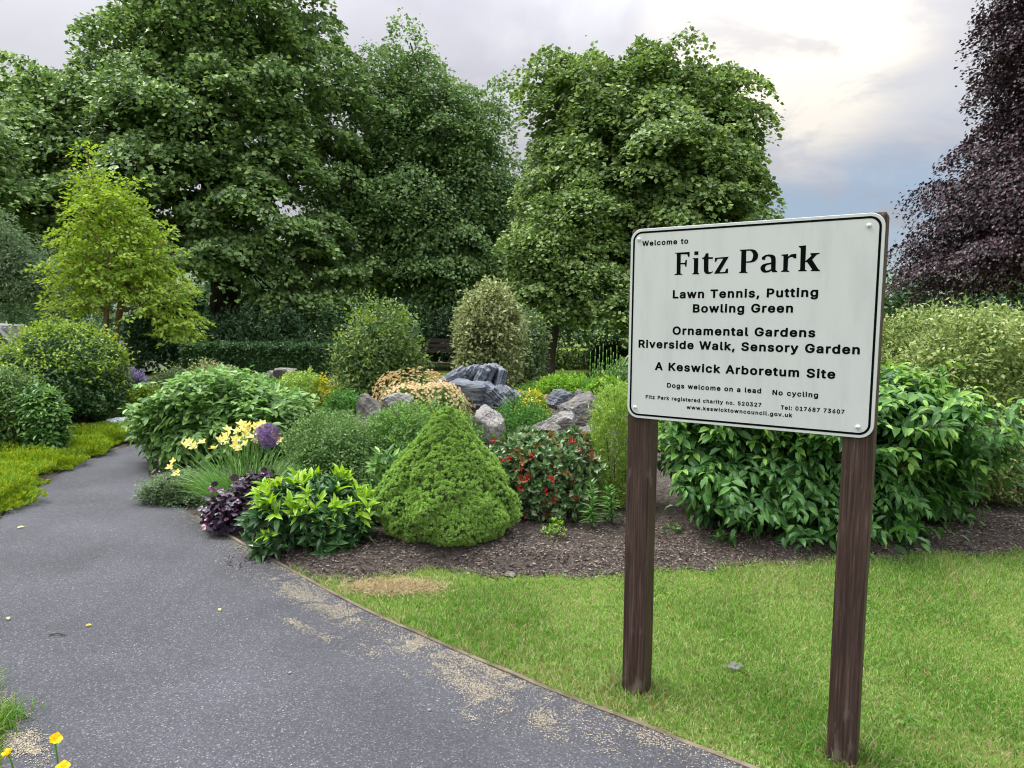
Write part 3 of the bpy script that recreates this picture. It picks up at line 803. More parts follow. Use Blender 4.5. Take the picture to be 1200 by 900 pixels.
# bold sans letter outlines in thousandths of an em: advance, closed outlines
LETTERS = {',':(188,[[(30,-149),(93,-149),(103,-144),(113,-132),(167,66),(164,86),(158,94),(146,101),(63,102),(49,96),(40,86),(7,-119),(14,-139)]]),'.':(188,[[(83,-34),(115,-33),(140,-22),(160,1),(171,26),(171,56),(160,83),(137,106),(110,116),(80,116),(54,106),(33,86),(20,56),(20,26),(34,-4),(56,-24)]]),'0':(453,[[(206,-37),(258,-36),(298,-25),(333,-7),(367,23),(393,58),(414,103),(427,153),(435,213),(435,293),(427,353),(414,403),(394,448),(365,488),(329,518),(288,537),(248,545),(208,546),(163,537),(123,517),(89,488),(63,453),(41,408),(26,353),(18,298),(17,233),(25,158),(40,103),(60,58),(88,21),(123,-9),(163,-28)],[(208,83),(188,93),(174,108),(153,153),(141,223),(142,298),(153,358),(173,399),(185,413),(200,423),(218,428),(238,428),(258,421),(273,408),(287,388),(298,363),(311,298),(311,213),(301,153),(291,128),(278,106),(263,91),(248,84),(228,81)]]),'1':(453,[[(69,-30),(391,-31),(409,-25),(420,-10),(421,60),(411,78),(396,85),(311,86),(307,90),(305,520),(296,532),(281,539),(216,540),(196,540),(181,535),(66,451),(56,435),(55,355),(61,340),(72,330),(86,327),(100,330),(176,386),(181,385),(181,380),(181,90),(176,86),(71,85),(53,75),(45,55),(46,-5),(53,-20)]]),'2':(453,[[(56,-30),(389,-31),(407,-25),(419,-10),(420,60),(414,75),(404,84),(389,88),(229,88),(224,90),(323,195),(374,258),(393,290),(403,315),(412,370),(409,405),(399,440),(382,470),(360,495),(329,519),(299,534),(264,543),(234,546),(174,541),(149,533),(119,518),(94,500),(74,479),(58,455),(44,425),(36,390),(35,355),(44,340),(59,332),(129,331),(144,336),(156,350),(161,385),(169,403),(184,418),(204,426),(239,427),(264,419),(283,400),(289,375),(283,340),(259,303),(38,65),(33,50),(33,-5),(40,-20)]]),'3':(453,[[(195,-37),(234,-37),(274,-32),(309,-21),(334,-9),(359,8),(380,28),(402,58),(413,83),(422,118),(423,158),(418,193),(403,228),(383,258),(356,283),(333,298),(288,318),(399,444),(403,458),(402,518),(391,533),(374,540),(64,539),(49,531),(39,513),(39,448),(44,435),(54,425),(69,421),(214,421),(220,418),(129,313),(126,298),(126,243),(134,227),(149,218),(234,214),(259,207),(279,194),(290,178),(298,153),(296,128),(287,108),(269,92),(244,83),(214,81),(184,86),(166,93),(154,103),(144,118),(136,148),(125,158),(114,162),(34,161),(19,150),(13,133),(16,103),(28,68),(44,41),(64,18),(89,-2),(119,-18),(154,-30)]]),'5':(453,[[(200,-37),(250,-36),(290,-27),(325,-11),(363,18),(390,50),(409,88),(418,123),(422,173),(417,213),(405,248),(386,283),(365,309),(325,340),(280,358),(230,365),(175,357),(172,363),(178,418),(185,421),(365,421),(380,424),(391,433),(397,448),(397,513),(390,529),(370,540),(120,540),(85,538),(75,531),(66,518),(37,258),(40,238),(48,228),(60,223),(130,215),(142,218),(170,236),(195,244),(225,246),(250,240),(274,223),(288,203),(296,173),(295,142),(286,118),(270,98),(250,86),(230,81),(200,83),(175,95),(159,113),(148,148),(136,158),(125,161),(60,161),(45,158),(35,149),(30,138),(30,113),(37,83),(48,58),(64,33),(85,11),(109,-7),(138,-22),(170,-32)]]),'6':(453,[[(206,-37),(239,-37),(279,-32),(314,-19),(339,-4),(365,18),(386,43),(400,68),(414,104),(419,143),(417,193),(407,233),(389,268),(363,298),(334,320),(299,336),(254,344),(249,348),(349,493),(353,513),(349,523),(341,533),(324,540),(254,540),(239,536),(229,529),(83,313),(56,263),(39,213),(33,173),(36,123),(46,83),(64,48),(94,13),(126,-12),(164,-28)],[(204,83),(179,98),(164,120),(156,148),(159,183),(171,208),(189,224),(214,233),(244,232),(269,221),(287,198),(296,168),(294,133),(279,103),(259,87),(234,80)]]),'7':(453,[[(90,-30),(167,-31),(177,-28),(189,-20),(421,445),(421,515),(413,530),(402,537),(152,540),(57,539),(40,530),(31,510),(31,455),(34,440),(40,430),(52,423),(62,421),(274,420),(68,10),(66,-5),(70,-15),(77,-24)]]),'8':(453,[[(202,-37),(252,-37),(292,-30),(329,-17),(362,2),(387,23),(410,53),(425,88),(431,123),(430,163),(418,203),(397,238),(367,268),(396,308),(410,348),(412,393),(400,443),(375,483),(342,513),(297,535),(252,545),(212,546),(177,541),(142,530),(107,511),(81,488),(59,458),(46,428),(40,393),(41,358),(50,323),(65,293),(86,268),(52,233),(37,208),(27,183),(21,133),(24,103),(31,78),(57,33),(92,1),(122,-16),(147,-26)],[(197,83),(171,93),(152,113),(146,138),(151,163),(166,183),(187,197),(217,204),(247,202),(277,191),(297,171),(305,148),(302,118),(288,98),(267,86),(232,80)],[(207,323),(183,333),(170,348),(164,368),(166,393),(177,411),(192,422),(217,428),(242,428),(267,418),(282,403),(288,383),(286,358),(274,338),(257,326),(232,321)]]),':':(188,[[(83,-34),(115,-33),(140,-22),(160,1),(171,26),(171,56),(160,83),(137,106),(110,116),(80,116),(54,106),(33,86),(20,56),(20,26),(34,-4),(56,-24)],[(84,241),(115,242),(140,254),(160,276),(170,301),(171,331),(160,358),(137,381),(110,392),(80,391),(53,381),(33,361),(20,331),(20,301),(34,271),(56,251)]]),'A':(480,[[(9,-30),(86,-31),(106,-22),(114,-10),(156,110),(161,111),(321,111),(366,-10),(376,-25),(396,-31),(466,-31),(481,-25),(492,-10),(492,10),(384,305),(305,520),(299,530),(286,538),(276,540),(201,540),(181,532),(173,520),(-13,10),(-14,-5),(-11,-15),(-2,-25)],[(201,230),(200,235),(236,343),(241,341),(250,315),(278,235),(277,230)]]),'B':(456,[[(53,-30),(250,-31),(305,-26),(345,-15),(370,-4),(397,15),(420,41),(434,65),(443,90),(449,145),(444,180),(434,210),(415,240),(386,270),(404,290),(416,310),(425,335),(429,360),(428,395),(423,420),(414,445),(400,470),(380,492),(350,514),(320,528),(285,536),(240,540),(60,540),(45,536),(34,525),(29,510),(29,0),(36,-20)],[(160,88),(156,90),(156,95),(156,195),(160,200),(265,199),(285,193),(305,181),(320,160),(324,135),(319,115),(305,100),(290,93),(265,89)],[(160,316),(156,320),(157,420),(250,420),(270,417),(287,410),(300,394),(305,370),(300,349),(285,330),(270,322),(250,317)]]),'D':(502,[[(53,-30),(240,-30),(310,-19),(350,-4),(384,15),(419,45),(444,75),(468,120),(485,175),(492,235),(491,295),(481,350),(466,395),(444,435),(409,475),(380,498),(340,519),(300,532),(265,538),(60,540),(45,536),(35,527),(29,510),(29,0),(36,-20)],[(160,88),(156,90),(156,95),(157,420),(230,420),(265,416),(297,405),(325,385),(341,365),(354,340),(363,310),(367,280),(368,240),(364,205),(356,175),(345,151),(320,120),(280,98),(240,89)]]),'F':(410,[[(53,-30),(130,-31),(143,-25),(152,-15),(156,0),(156,185),(159,190),(350,190),(363,195),(373,205),(377,220),(377,280),(372,295),(360,306),(345,309),(160,309),(156,315),(157,420),(315,421),(375,421),(385,425),(395,435),(400,450),(399,515),(392,530),(380,538),(60,540),(45,536),(34,525),(29,510),(29,0),(36,-20)]]),'G':(520,[[(245,-37),(300,-36),(347,-27),(390,-9),(430,18),(460,50),(485,88),(501,133),(509,183),(508,263),(500,277),(490,284),(475,287),(275,286),(260,277),(253,263),(252,198),(256,183),(266,173),(280,168),(375,168),(379,163),(369,138),(355,118),(335,102),(310,90),(285,85),(250,85),(225,91),(200,103),(180,119),(153,158),(139,203),(135,268),(143,323),(163,368),(189,398),(225,418),(265,425),(305,419),(336,403),(360,378),(381,333),(395,320),(405,318),(475,318),(490,322),(501,333),(505,348),(494,393),(469,443),(429,488),(390,515),(340,536),(285,546),(230,544),(180,533),(145,517),(105,490),(70,453),(47,418),(27,373),(14,318),(10,273),(11,213),(22,153),(41,103),(68,58),(105,19),(145,-8),(195,-28)]]),'K':(467,[[(53,-30),(130,-31),(143,-25),(152,-15),(156,0),(156,155),(195,195),(354,-25),(370,-31),(450,-31),(460,-29),(472,-20),(480,0),(475,16),(283,285),(403,415),(473,490),(479,505),(477,520),(470,531),(455,539),(355,539),(340,529),(160,334),(156,340),(156,510),(151,525),(140,536),(125,540),(55,539),(45,536),(35,527),(29,510),(29,0),(36,-20)]]),'L':(393,[[(53,-30),(365,-31),(380,-25),(391,-10),(392,60),(386,75),(374,85),(360,88),(156,90),(156,325),(156,510),(151,525),(141,535),(130,539),(60,540),(40,532),(30,516),(29,0),(36,-20)]]),'N':(523,[[(53,-30),(130,-31),(145,-24),(154,-10),(156,290),(160,299),(365,-22),(385,-31),(465,-31),(475,-29),(487,-20),(494,0),(494,510),(486,530),(470,539),(395,539),(380,533),(370,520),(368,215),(365,206),(159,530),(140,539),(60,540),(45,536),(35,527),(29,510),(29,0),(36,-20)]]),'O':(533,[[(244,-37),(290,-37),(340,-28),(385,-10),(430,21),(465,58),(492,103),(511,153),(522,213),(523,278),(515,338),(500,388),(473,438),(440,478),(395,513),(340,536),(290,545),(245,546),(195,537),(148,518),(105,488),(70,452),(40,403),(22,353),(11,293),(10,233),(17,173),(34,118),(62,68),(95,29),(135,-2),(185,-25)],[(235,88),(210,97),(186,113),(168,133),(153,158),(142,188),(136,223),(135,268),(138,298),(144,328),(154,353),(170,378),(189,398),(210,412),(235,421),(265,425),(290,423),(315,415),(340,401),(360,383),(379,353),(392,318),(398,283),(399,243),(396,208),(389,178),(375,148),(360,126),(340,107),(315,93),(290,86),(265,84)]]),'P':(445,[[(53,-30),(130,-31),(143,-25),(152,-15),(156,0),(156,150),(160,155),(265,156),(320,168),(345,179),(370,195),(395,219),(411,240),(428,275),(437,310),(440,350),(437,385),(428,420),(417,445),(396,475),(375,496),(350,513),(325,525),(265,538),(60,540),(45,536),(34,525),(29,510),(29,0),(36,-20)],[(160,273),(156,275),(156,280),(157,420),(250,420),(275,414),(291,405),(306,385),(313,350),(308,315),(295,293),(280,282),(255,275)]]),'R':(449,[[(53,-30),(130,-31),(143,-25),(152,-15),(156,0),(156,160),(156,165),(160,167),(225,167),(230,164),(326,-15),(335,-25),(350,-31),(425,-31),(446,-25),(457,-10),(457,10),(357,195),(399,230),(426,275),(435,305),(440,340),(439,375),(434,405),(424,435),(410,460),(390,485),(366,505),(320,528),(265,538),(60,540),(40,532),(31,520),(29,510),(29,0),(36,-20)],[(160,286),(156,290),(157,420),(250,420),(275,415),(294,405),(309,385),(314,355),(310,324),(295,301),(280,293),(255,287)]]),'S':(447,[[(198,-39),(253,-39),(298,-31),(338,-17),(368,1),(397,26),(418,56),(433,91),(439,126),(437,166),(428,199),(409,231),(383,258),(356,276),(323,292),(178,338),(158,351),(149,361),(147,386),(159,406),(188,422),(223,427),(258,424),(288,409),(302,391),(311,361),(328,348),(408,348),(423,356),(429,366),(432,376),(430,401),(419,436),(403,466),(378,494),(348,516),(316,531),(278,542),(233,546),(188,544),(148,535),(113,520),(83,501),(58,476),(38,446),(28,421),(21,386),(23,346),(31,316),(48,286),(77,256),(108,236),(143,220),(283,176),(303,164),(313,151),(314,136),(311,121),(295,101),(263,85),(223,80),(188,84),(158,98),(142,116),(132,151),(123,161),(113,166),(33,167),(19,161),(11,151),(8,131),(16,86),(33,51),(56,21),(83,-2),(118,-20),(153,-32)]]),'T':(449,[[(185,-30),(262,-31),(277,-24),(287,-5),(290,420),(422,421),(439,430),(447,445),(447,515),(442,527),(432,536),(417,540),(267,540),(27,539),(9,530),(1,515),(1,445),(7,433),(17,425),(32,421),(161,420),(162,0),(169,-20)]]),'W':(686,[[(147,-30),(236,-30),(249,-25),(258,-15),(341,291),(346,283),(428,-15),(437,-25),(451,-31),(531,-31),(548,-25),(556,-17),(561,-5),(699,500),(700,515),(691,531),(671,540),(596,539),(586,535),(577,525),(501,237),(491,205),(410,515),(406,525),(396,535),(381,540),(301,539),(290,535),(280,525),(196,213),(191,211),(109,525),(99,535),(86,539),(16,540),(-4,532),(-14,516),(-13,500),(126,-10),(136,-25)]]),'a':(389,[[(139,-39),(200,-36),(250,-17),(260,-26),(275,-31),(340,-31),(350,-28),(361,-19),(368,1),(368,251),(361,306),(340,350),(310,381),(265,404),(215,414),(160,413),(105,398),(61,371),(30,338),(10,296),(10,286),(15,274),(30,262),(90,244),(105,243),(115,247),(145,284),(175,298),(200,300),(220,296),(235,287),(242,276),(244,261),(240,259),(105,238),(65,222),(45,209),(27,191),(13,171),(5,152),(0,121),(1,86),(8,56),(22,26),(44,1),(70,-18),(100,-31)],[(170,76),(145,80),(130,87),(124,96),(125,116),(135,125),(150,131),(200,140),(240,146),(245,141),(244,131),(238,111),(227,96),(210,85),(190,78)]]),'b':(424,[[(209,-38),(258,-37),(308,-23),(346,2),(378,36),(402,82),(416,127),(421,187),(418,237),(409,277),(392,317),(369,352),(343,377),(298,403),(243,415),(188,411),(148,395),(145,402),(145,447),(144,517),(138,528),(128,536),(113,540),(48,539),(32,532),(23,517),(22,-3),(32,-23),(48,-31),(118,-30),(128,-27),(143,-14),(173,-30)],[(198,81),(172,97),(161,112),(152,132),(144,177),(147,227),(159,262),(178,285),(203,297),(239,297),(253,292),(267,282),(286,252),(296,207),(294,152),(279,112),(258,88),(233,79)]]),'c':(396,[[(187,-38),(224,-39),(259,-33),(294,-21),(324,-4),(349,17),(372,47),(389,82),(394,107),(387,122),(374,131),(299,148),(280,137),(263,102),(239,83),(219,78),(199,78),(169,87),(154,100),(143,117),(129,162),(130,217),(144,262),(159,281),(174,292),(194,298),(219,298),(239,293),(256,282),(268,267),(279,242),(289,234),(304,231),(344,240),(374,249),(389,263),(392,282),(379,317),(356,352),(329,377),(295,397),(259,409),(224,415),(189,415),(154,409),(124,399),(99,385),(69,362),(35,317),(12,262),(3,202),(6,142),(23,82),(49,37),(89,-2),(134,-27)]]),'d':(424,[[(176,-38),(234,-35),(259,-27),(284,-13),(294,-25),(309,-31),(374,-31),(392,-23),(402,-8),(402,517),(394,530),(379,539),(304,539),(290,532),(283,522),(280,487),(279,395),(239,411),(194,415),(154,411),(109,395),(74,371),(48,342),(25,302),(9,252),(3,202),(6,142),(17,97),(34,57),(63,17),(94,-10),(129,-28)],[(184,80),(169,87),(157,97),(138,127),(128,172),(130,222),(143,262),(164,287),(189,297),(223,297),(239,291),(251,282),(271,252),(280,207),(277,152),(264,113),(244,90),(219,79)]]),'e':(404,[[(190,-38),(224,-39),(264,-34),(297,-23),(329,-6),(356,17),(380,47),(395,82),(394,102),(388,112),(374,120),(304,136),(294,135),(284,128),(269,101),(253,87),(229,78),(199,78),(174,84),(155,97),(140,117),(132,137),(369,138),(384,141),(397,152),(402,167),(401,222),(393,272),(373,322),(339,365),(294,396),(239,413),(179,414),(124,399),(79,371),(59,352),(40,327),(17,277),(5,217),(6,142),(21,87),(49,37),(89,-2),(139,-28)],[(139,252),(137,257),(151,277),(179,295),(199,299),(219,298),(234,294),(249,285),(269,257),(264,252)]]),'g':(425,[[(182,-181),(219,-181),(254,-178),(314,-159),(339,-144),(361,-126),(380,-101),(392,-76),(400,-46),(403,-11),(403,379),(396,399),(379,410),(309,410),(294,404),(284,391),(259,404),(234,412),(199,415),(164,413),(129,404),(94,386),(64,361),(43,334),(26,304),(12,264),(5,224),(3,179),(13,114),(34,64),(65,24),(107,-6),(84,-15),(29,-47),(20,-66),(24,-86),(54,-126),(89,-153),(134,-172)],[(194,-66),(174,-62),(154,-53),(120,-16),(124,-13),(169,-25),(214,-25),(249,-19),(279,-5),(275,-36),(264,-50),(244,-61),(224,-65)],[(179,94),(154,109),(135,139),(127,184),(132,234),(147,269),(168,289),(194,298),(229,295),(254,279),(265,264),(274,244),(281,199),(277,149),(264,119),(244,100),(214,91)]]),'h':(410,[[(45,-30),(118,-31),(132,-25),(141,-15),(145,0),(147,250),(155,270),(168,285),(188,295),(208,298),(228,296),(243,290),(256,275),(263,255),(265,0),(269,-15),(278,-25),(293,-31),(358,-31),(378,-23),(384,-15),(388,0),(388,250),(384,290),(373,325),(353,360),(328,384),(288,406),(238,415),(193,412),(148,396),(145,400),(145,510),(138,528),(128,536),(113,540),(48,539),(33,532),(24,520),(22,510),(22,0),(29,-20)]]),'i':(167,[[(45,-30),(121,-30),(136,-21),(144,-5),(145,380),(136,400),(106,415),(126,425),(142,440),(153,460),(157,485),(154,505),(147,520),(136,533),(121,545),(106,551),(86,555),(51,547),(24,525),(16,510),(11,490),(13,465),(22,445),(41,425),(62,415),(31,402),(23,390),(22,380),(22,0),(29,-20)]]),'k':(381,[[(45,-30),(118,-31),(132,-25),(141,-15),(145,0),(145,125),(148,129),(153,130),(278,-26),(293,-31),(373,-31),(388,-27),(396,-20),(403,0),(398,18),(243,215),(383,358),(390,370),(391,385),(387,395),(378,405),(368,409),(273,408),(261,400),(148,284),(145,290),(143,520),(133,533),(118,539),(48,539),(30,530),(22,510),(22,0),(29,-20)]]),'l':(189,[[(121,-32),(158,-33),(193,-26),(208,-13),(212,3),(200,63),(195,73),(178,84),(148,83),(145,88),(144,513),(133,533),(113,540),(43,538),(28,528),(22,513),(22,83),(29,38),(48,3),(78,-20)]]),'m':(610,[[(45,-30),(118,-31),(132,-25),(141,-15),(145,0),(146,255),(151,270),(163,286),(178,295),(198,299),(213,298),(228,292),(238,281),(242,270),(244,-5),(253,-22),(273,-31),(343,-30),(354,-25),(362,-15),(366,0),(369,265),(380,285),(403,298),(433,298),(457,285),(462,275),(465,255),(465,0),(473,-21),(493,-31),(558,-31),(575,-25),(586,-10),(587,270),(581,310),(567,345),(549,370),(528,389),(503,404),(473,413),(433,417),(393,412),(353,395),(323,373),(318,374),(293,396),(273,407),(248,414),(218,417),(178,411),(143,395),(118,410),(48,410),(33,403),(23,390),(22,0),(29,-20)]]),'n':(410,[[(45,-30),(118,-31),(133,-25),(143,-10),(145,240),(155,270),(163,280),(178,291),(203,298),(233,295),(248,285),(261,265),(265,235),(265,0),(269,-15),(278,-25),(293,-31),(358,-31),(373,-27),(383,-18),(388,0),(388,130),(388,255),(381,300),(362,345),(348,365),(328,384),(288,406),(243,415),(188,411),(143,393),(129,405),(118,410),(53,410),(38,406),(26,395),(22,380),(22,0),(29,-20)]]),'o':(415,[[(187,-38),(224,-39),(264,-32),(304,-16),(338,7),(366,37),(387,72),(402,112),(411,157),(412,202),(405,252),(393,292),(371,332),(346,362),(314,387),(274,405),(229,414),(189,415),(149,408),(114,394),(79,371),(51,342),(29,307),(12,262),(4,217),(4,172),(9,127),(23,82),(44,44),(74,10),(109,-15),(149,-31)],[(184,80),(169,87),(157,97),(138,127),(128,172),(130,222),(144,262),(164,286),(189,297),(227,297),(244,290),(256,282),(268,267),(278,247),(288,202),(285,152),(270,112),(249,89),(219,78)]]),'r':(259,[[(45,-30),(118,-31),(133,-25),(143,-11),(145,240),(149,260),(158,275),(178,289),(203,295),(253,293),(265,300),(274,315),(272,395),(258,411),(238,415),(183,413),(138,396),(129,405),(118,410),(48,410),(33,403),(23,390),(22,0),(29,-20)]]),'s':(365,[[(159,-38),(206,-38),(241,-33),(271,-23),(301,-7),(326,15),(343,37),(356,67),(362,97),(360,132),(352,157),(338,182),(319,202),(276,227),(166,257),(151,263),(140,272),(140,282),(151,293),(166,299),(186,301),(206,300),(221,294),(231,282),(246,256),(266,246),(336,261),(352,277),(354,297),(345,322),(328,352),(306,377),(281,394),(256,405),(226,412),(196,415),(166,414),(131,408),(101,398),(73,382),(51,362),(35,342),(23,317),(16,287),(17,257),(24,227),(41,197),(61,177),(106,151),(216,122),(231,115),(237,107),(231,92),(216,82),(191,77),(161,78),(136,91),(117,127),(106,135),(96,137),(26,124),(14,117),(7,107),(5,92),(14,57),(28,32),(49,7),(75,-13),(101,-25)]]),'t':(227,[[(149,-34),(186,-34),(221,-28),(236,-19),(244,1),(232,61),(223,76),(206,84),(166,81),(158,86),(157,291),(161,296),(211,297),(226,306),(235,326),(235,381),(230,396),(216,408),(159,411),(157,476),(153,486),(145,496),(126,502),(61,502),(41,491),(34,476),(32,411),(-4,409),(-16,401),(-22,391),(-24,326),(-20,311),(-9,300),(1,296),(31,296),(34,291),(34,81),(38,56),(47,31),(64,6),(88,-14),(116,-28)]]),'u':(410,[[(162,-35),(218,-33),(243,-25),(268,-13),(280,-25),(293,-31),(358,-31),(373,-27),(384,-15),(388,0),(388,380),(386,390),(378,403),(358,410),(293,410),(278,404),(267,390),(265,145),(261,125),(252,105),(243,95),(228,86),(193,82),(168,89),(151,110),(145,145),(145,380),(138,399),(118,410),(53,410),(38,406),(26,395),(22,380),(22,135),(24,100),(31,70),(53,26),(83,-5),(118,-25)]]),'v':(389,[[(155,-30),(232,-30),(245,-25),(253,-15),(402,375),(397,396),(389,405),(377,410),(302,410),(282,401),(276,390),(207,200),(197,173),(192,171),(113,390),(102,404),(87,410),(12,410),(-6,400),(-13,385),(-10,365),(133,-10),(142,-24)]]),'w':(567,[[(130,-30),(203,-31),(223,-20),(228,-10),(283,180),(339,-10),(345,-20),(358,-29),(368,-31),(433,-31),(453,-21),(459,-10),(574,370),(575,385),(568,400),(548,410),(478,410),(458,401),(451,390),(408,236),(398,199),(346,390),(338,402),(328,408),(248,410),(238,407),(228,398),(221,385),(173,208),(168,207),(118,385),(110,400),(98,408),(88,410),(18,410),(3,403),(-7,390),(-7,370),(108,-10),(118,-24)]]),'y':(389,[[(70,-175),(117,-174),(157,-161),(188,-140),(216,-105),(233,-70),(401,370),(402,385),(398,395),(389,405),(377,410),(302,410),(282,400),(276,390),(198,175),(192,171),(107,400),(87,410),(12,410),(-3,403),(-12,390),(-12,370),(129,0),(117,-36),(105,-55),(92,-59),(52,-56),(38,-65),(32,-75),(17,-135),(19,-150),(32,-166)]]),'z':(380,[[(34,-30),(342,-31),(352,-28),(362,-20),(369,-5),(369,60),(367,70),(357,82),(342,87),(192,87),(188,90),(362,320),(363,385),(356,400),(342,409),(47,410),(32,406),(22,396),(17,380),(17,320),(22,306),(32,297),(47,292),(192,290),(14,60),(11,45),(11,-5),(18,-20)]])}
CAP = .509


def outline_mesh(loops):
    cu = bpy.data.curves.new("glyphs", 'CURVE'); cu.dimensions = '2D'; cu.fill_mode = 'BOTH'
    for loop in loops:
        s = cu.splines.new('POLY'); s.points.add(len(loop) - 1)
        for p, q in zip(s.points, loop):
            p.co = (q[0], q[1], 0, 1)
        s.use_cyclic_u = True
    return curve_mesh(cu)


for body, x0, x1, zb, cap, sp in (
        ("Welcome to", .0492, .2369, .6903, .0205, 85),
        ("Lawn Tennis, Putting", .1812, .7065, .4820, .0325, 68),
        ("Bowling Green", .2629, .6262, .4272, .0325, 68),
        ("Ornamental Gardens", .1846, .7037, .3412, .0325, 68),
        ("Riverside Walk, Sensory Garden", .0437, .8464, .2862, .0325, 68),
        ("A Keswick Arboretum Site", .116, .7743, .1988, .0325, 68),
        ("Dogs welcome on a lead", .1683, .5287, .1320, .0190, 90),
        ("No cycling", .5683, .7225, .1295, .0190, 90),
        ("Fitz Park registered charity no. 520327", .0798, .5314, .0820, .0152, 95),
        ("Tel: 017687 73607", .5995, .8091, .0788, .0152, 95),
        ("www.keswicktowncouncil.gov.uk", .2504, .6401, .0527, .0150, 95)):
    x = 0.0; words = [[]]
    for ch in body:
        if ch == " ":
            x += .21 + sp / 1000; words.append([])
            continue
        adv, ls = LETTERS[ch]
        for l in ls:
            words[-1].append([(x + a / 1000, b / 1000) for a, b in l])
        x += (adv + sp) / 1000
    xs = [a for wd in words for l in wd for a, _ in l]
    kx = (x1 - x0) / (max(xs) - min(xs)); kz = cap / (CAP + .062)
    for wd in words:
        put_lettering(outline_mesh([[(x0 + (a - min(xs)) * kx, (b + .031) * kz) for a, b in l] for l in wd]),
                      lambda co: np.column_stack([co[:, 0], np.full(len(co), -.0066), SZB + zb + co[:, 1]]))
put_lettering(outline_mesh([l for g in GLYPHS[:5] for l in g]), lambda co: np.column_stack([co[:, 0], np.full(len(co), -.0066), SZB + co[:, 1]]))
put_lettering(outline_mesh([l for g in GLYPHS[5:] for l in g]), lambda co: np.column_stack([co[:, 0], np.full(len(co), -.0066), SZB + co[:, 1]]))

PW = .097
for x0 in (.0, SW - PW + .001):
    mb = MB()
    c = .004
    prof = np.array([(x0 + c, .0015), (x0 + PW - c, .0015), (x0 + PW, .0015 + c), (x0 + PW, PW - c), (x0 + PW - c, PW), (x0 + c, PW), (x0, PW - c), (x0, .0015 + c)])
    zs = np.concatenate([np.linspace(-.25, SZB + SH - .008, 40), [SZB + SH + .001]])
    V = []
    rr = np.random.default_rng(int(x0 * 100))
    for i, z in enumerate(zs):
        q = prof.copy(); wv = .0009 * math.sin(z * 7 + x0 * 9)
        if i == len(zs) - 1:
            q = prof.mean(0) + (prof - prof.mean(0)) * .94
        q = q + [wv, 0]
        if z < .03:
            q = q + rr.normal(0, .0012, q.shape)
        V.append(np.column_stack([q[:, 0], q[:, 1], np.full(8, z)]))
    F = [(i * 8 + j, i * 8 + (j + 1) % 8, (i + 1) * 8 + (j + 1) % 8, (i + 1) * 8 + j) for i in range(len(zs) - 1) for j in range(8)]
    F.append(tuple((len(zs) - 1) * 8 + j for j in range(8)))
    mb.add(np.concatenate(V), F)
    mb.build("post", MS['post'], sign, local=True)
for bx, bz in ((.035, .043), (.035, .718), (.853, .717), (.853, .038)):
    mb = MB(); rows = []
    for rad, y in ((.0075, -.006), (.0075, -.0085), (.0055, -.0115), (.002, -.0128)):
        a = np.arange(12) / 12 * 2 * np.pi
        rows.append(np.column_stack([bx + rad * np.cos(a), np.full(12, y), SZB + bz + rad * np.sin(a)]))
    F = [(i * 12 + j, (i + 1) * 12 + j, (i + 1) * 12 + (j + 1) % 12, i * 12 + (j + 1) % 12) for i in range(3) for j in range(12)] + [tuple(36 + j for j in range(12))]
    mb.add(np.concatenate(rows), F, 0, True); mb.build("screw_cap", MS['bolt'], sign, local=True)


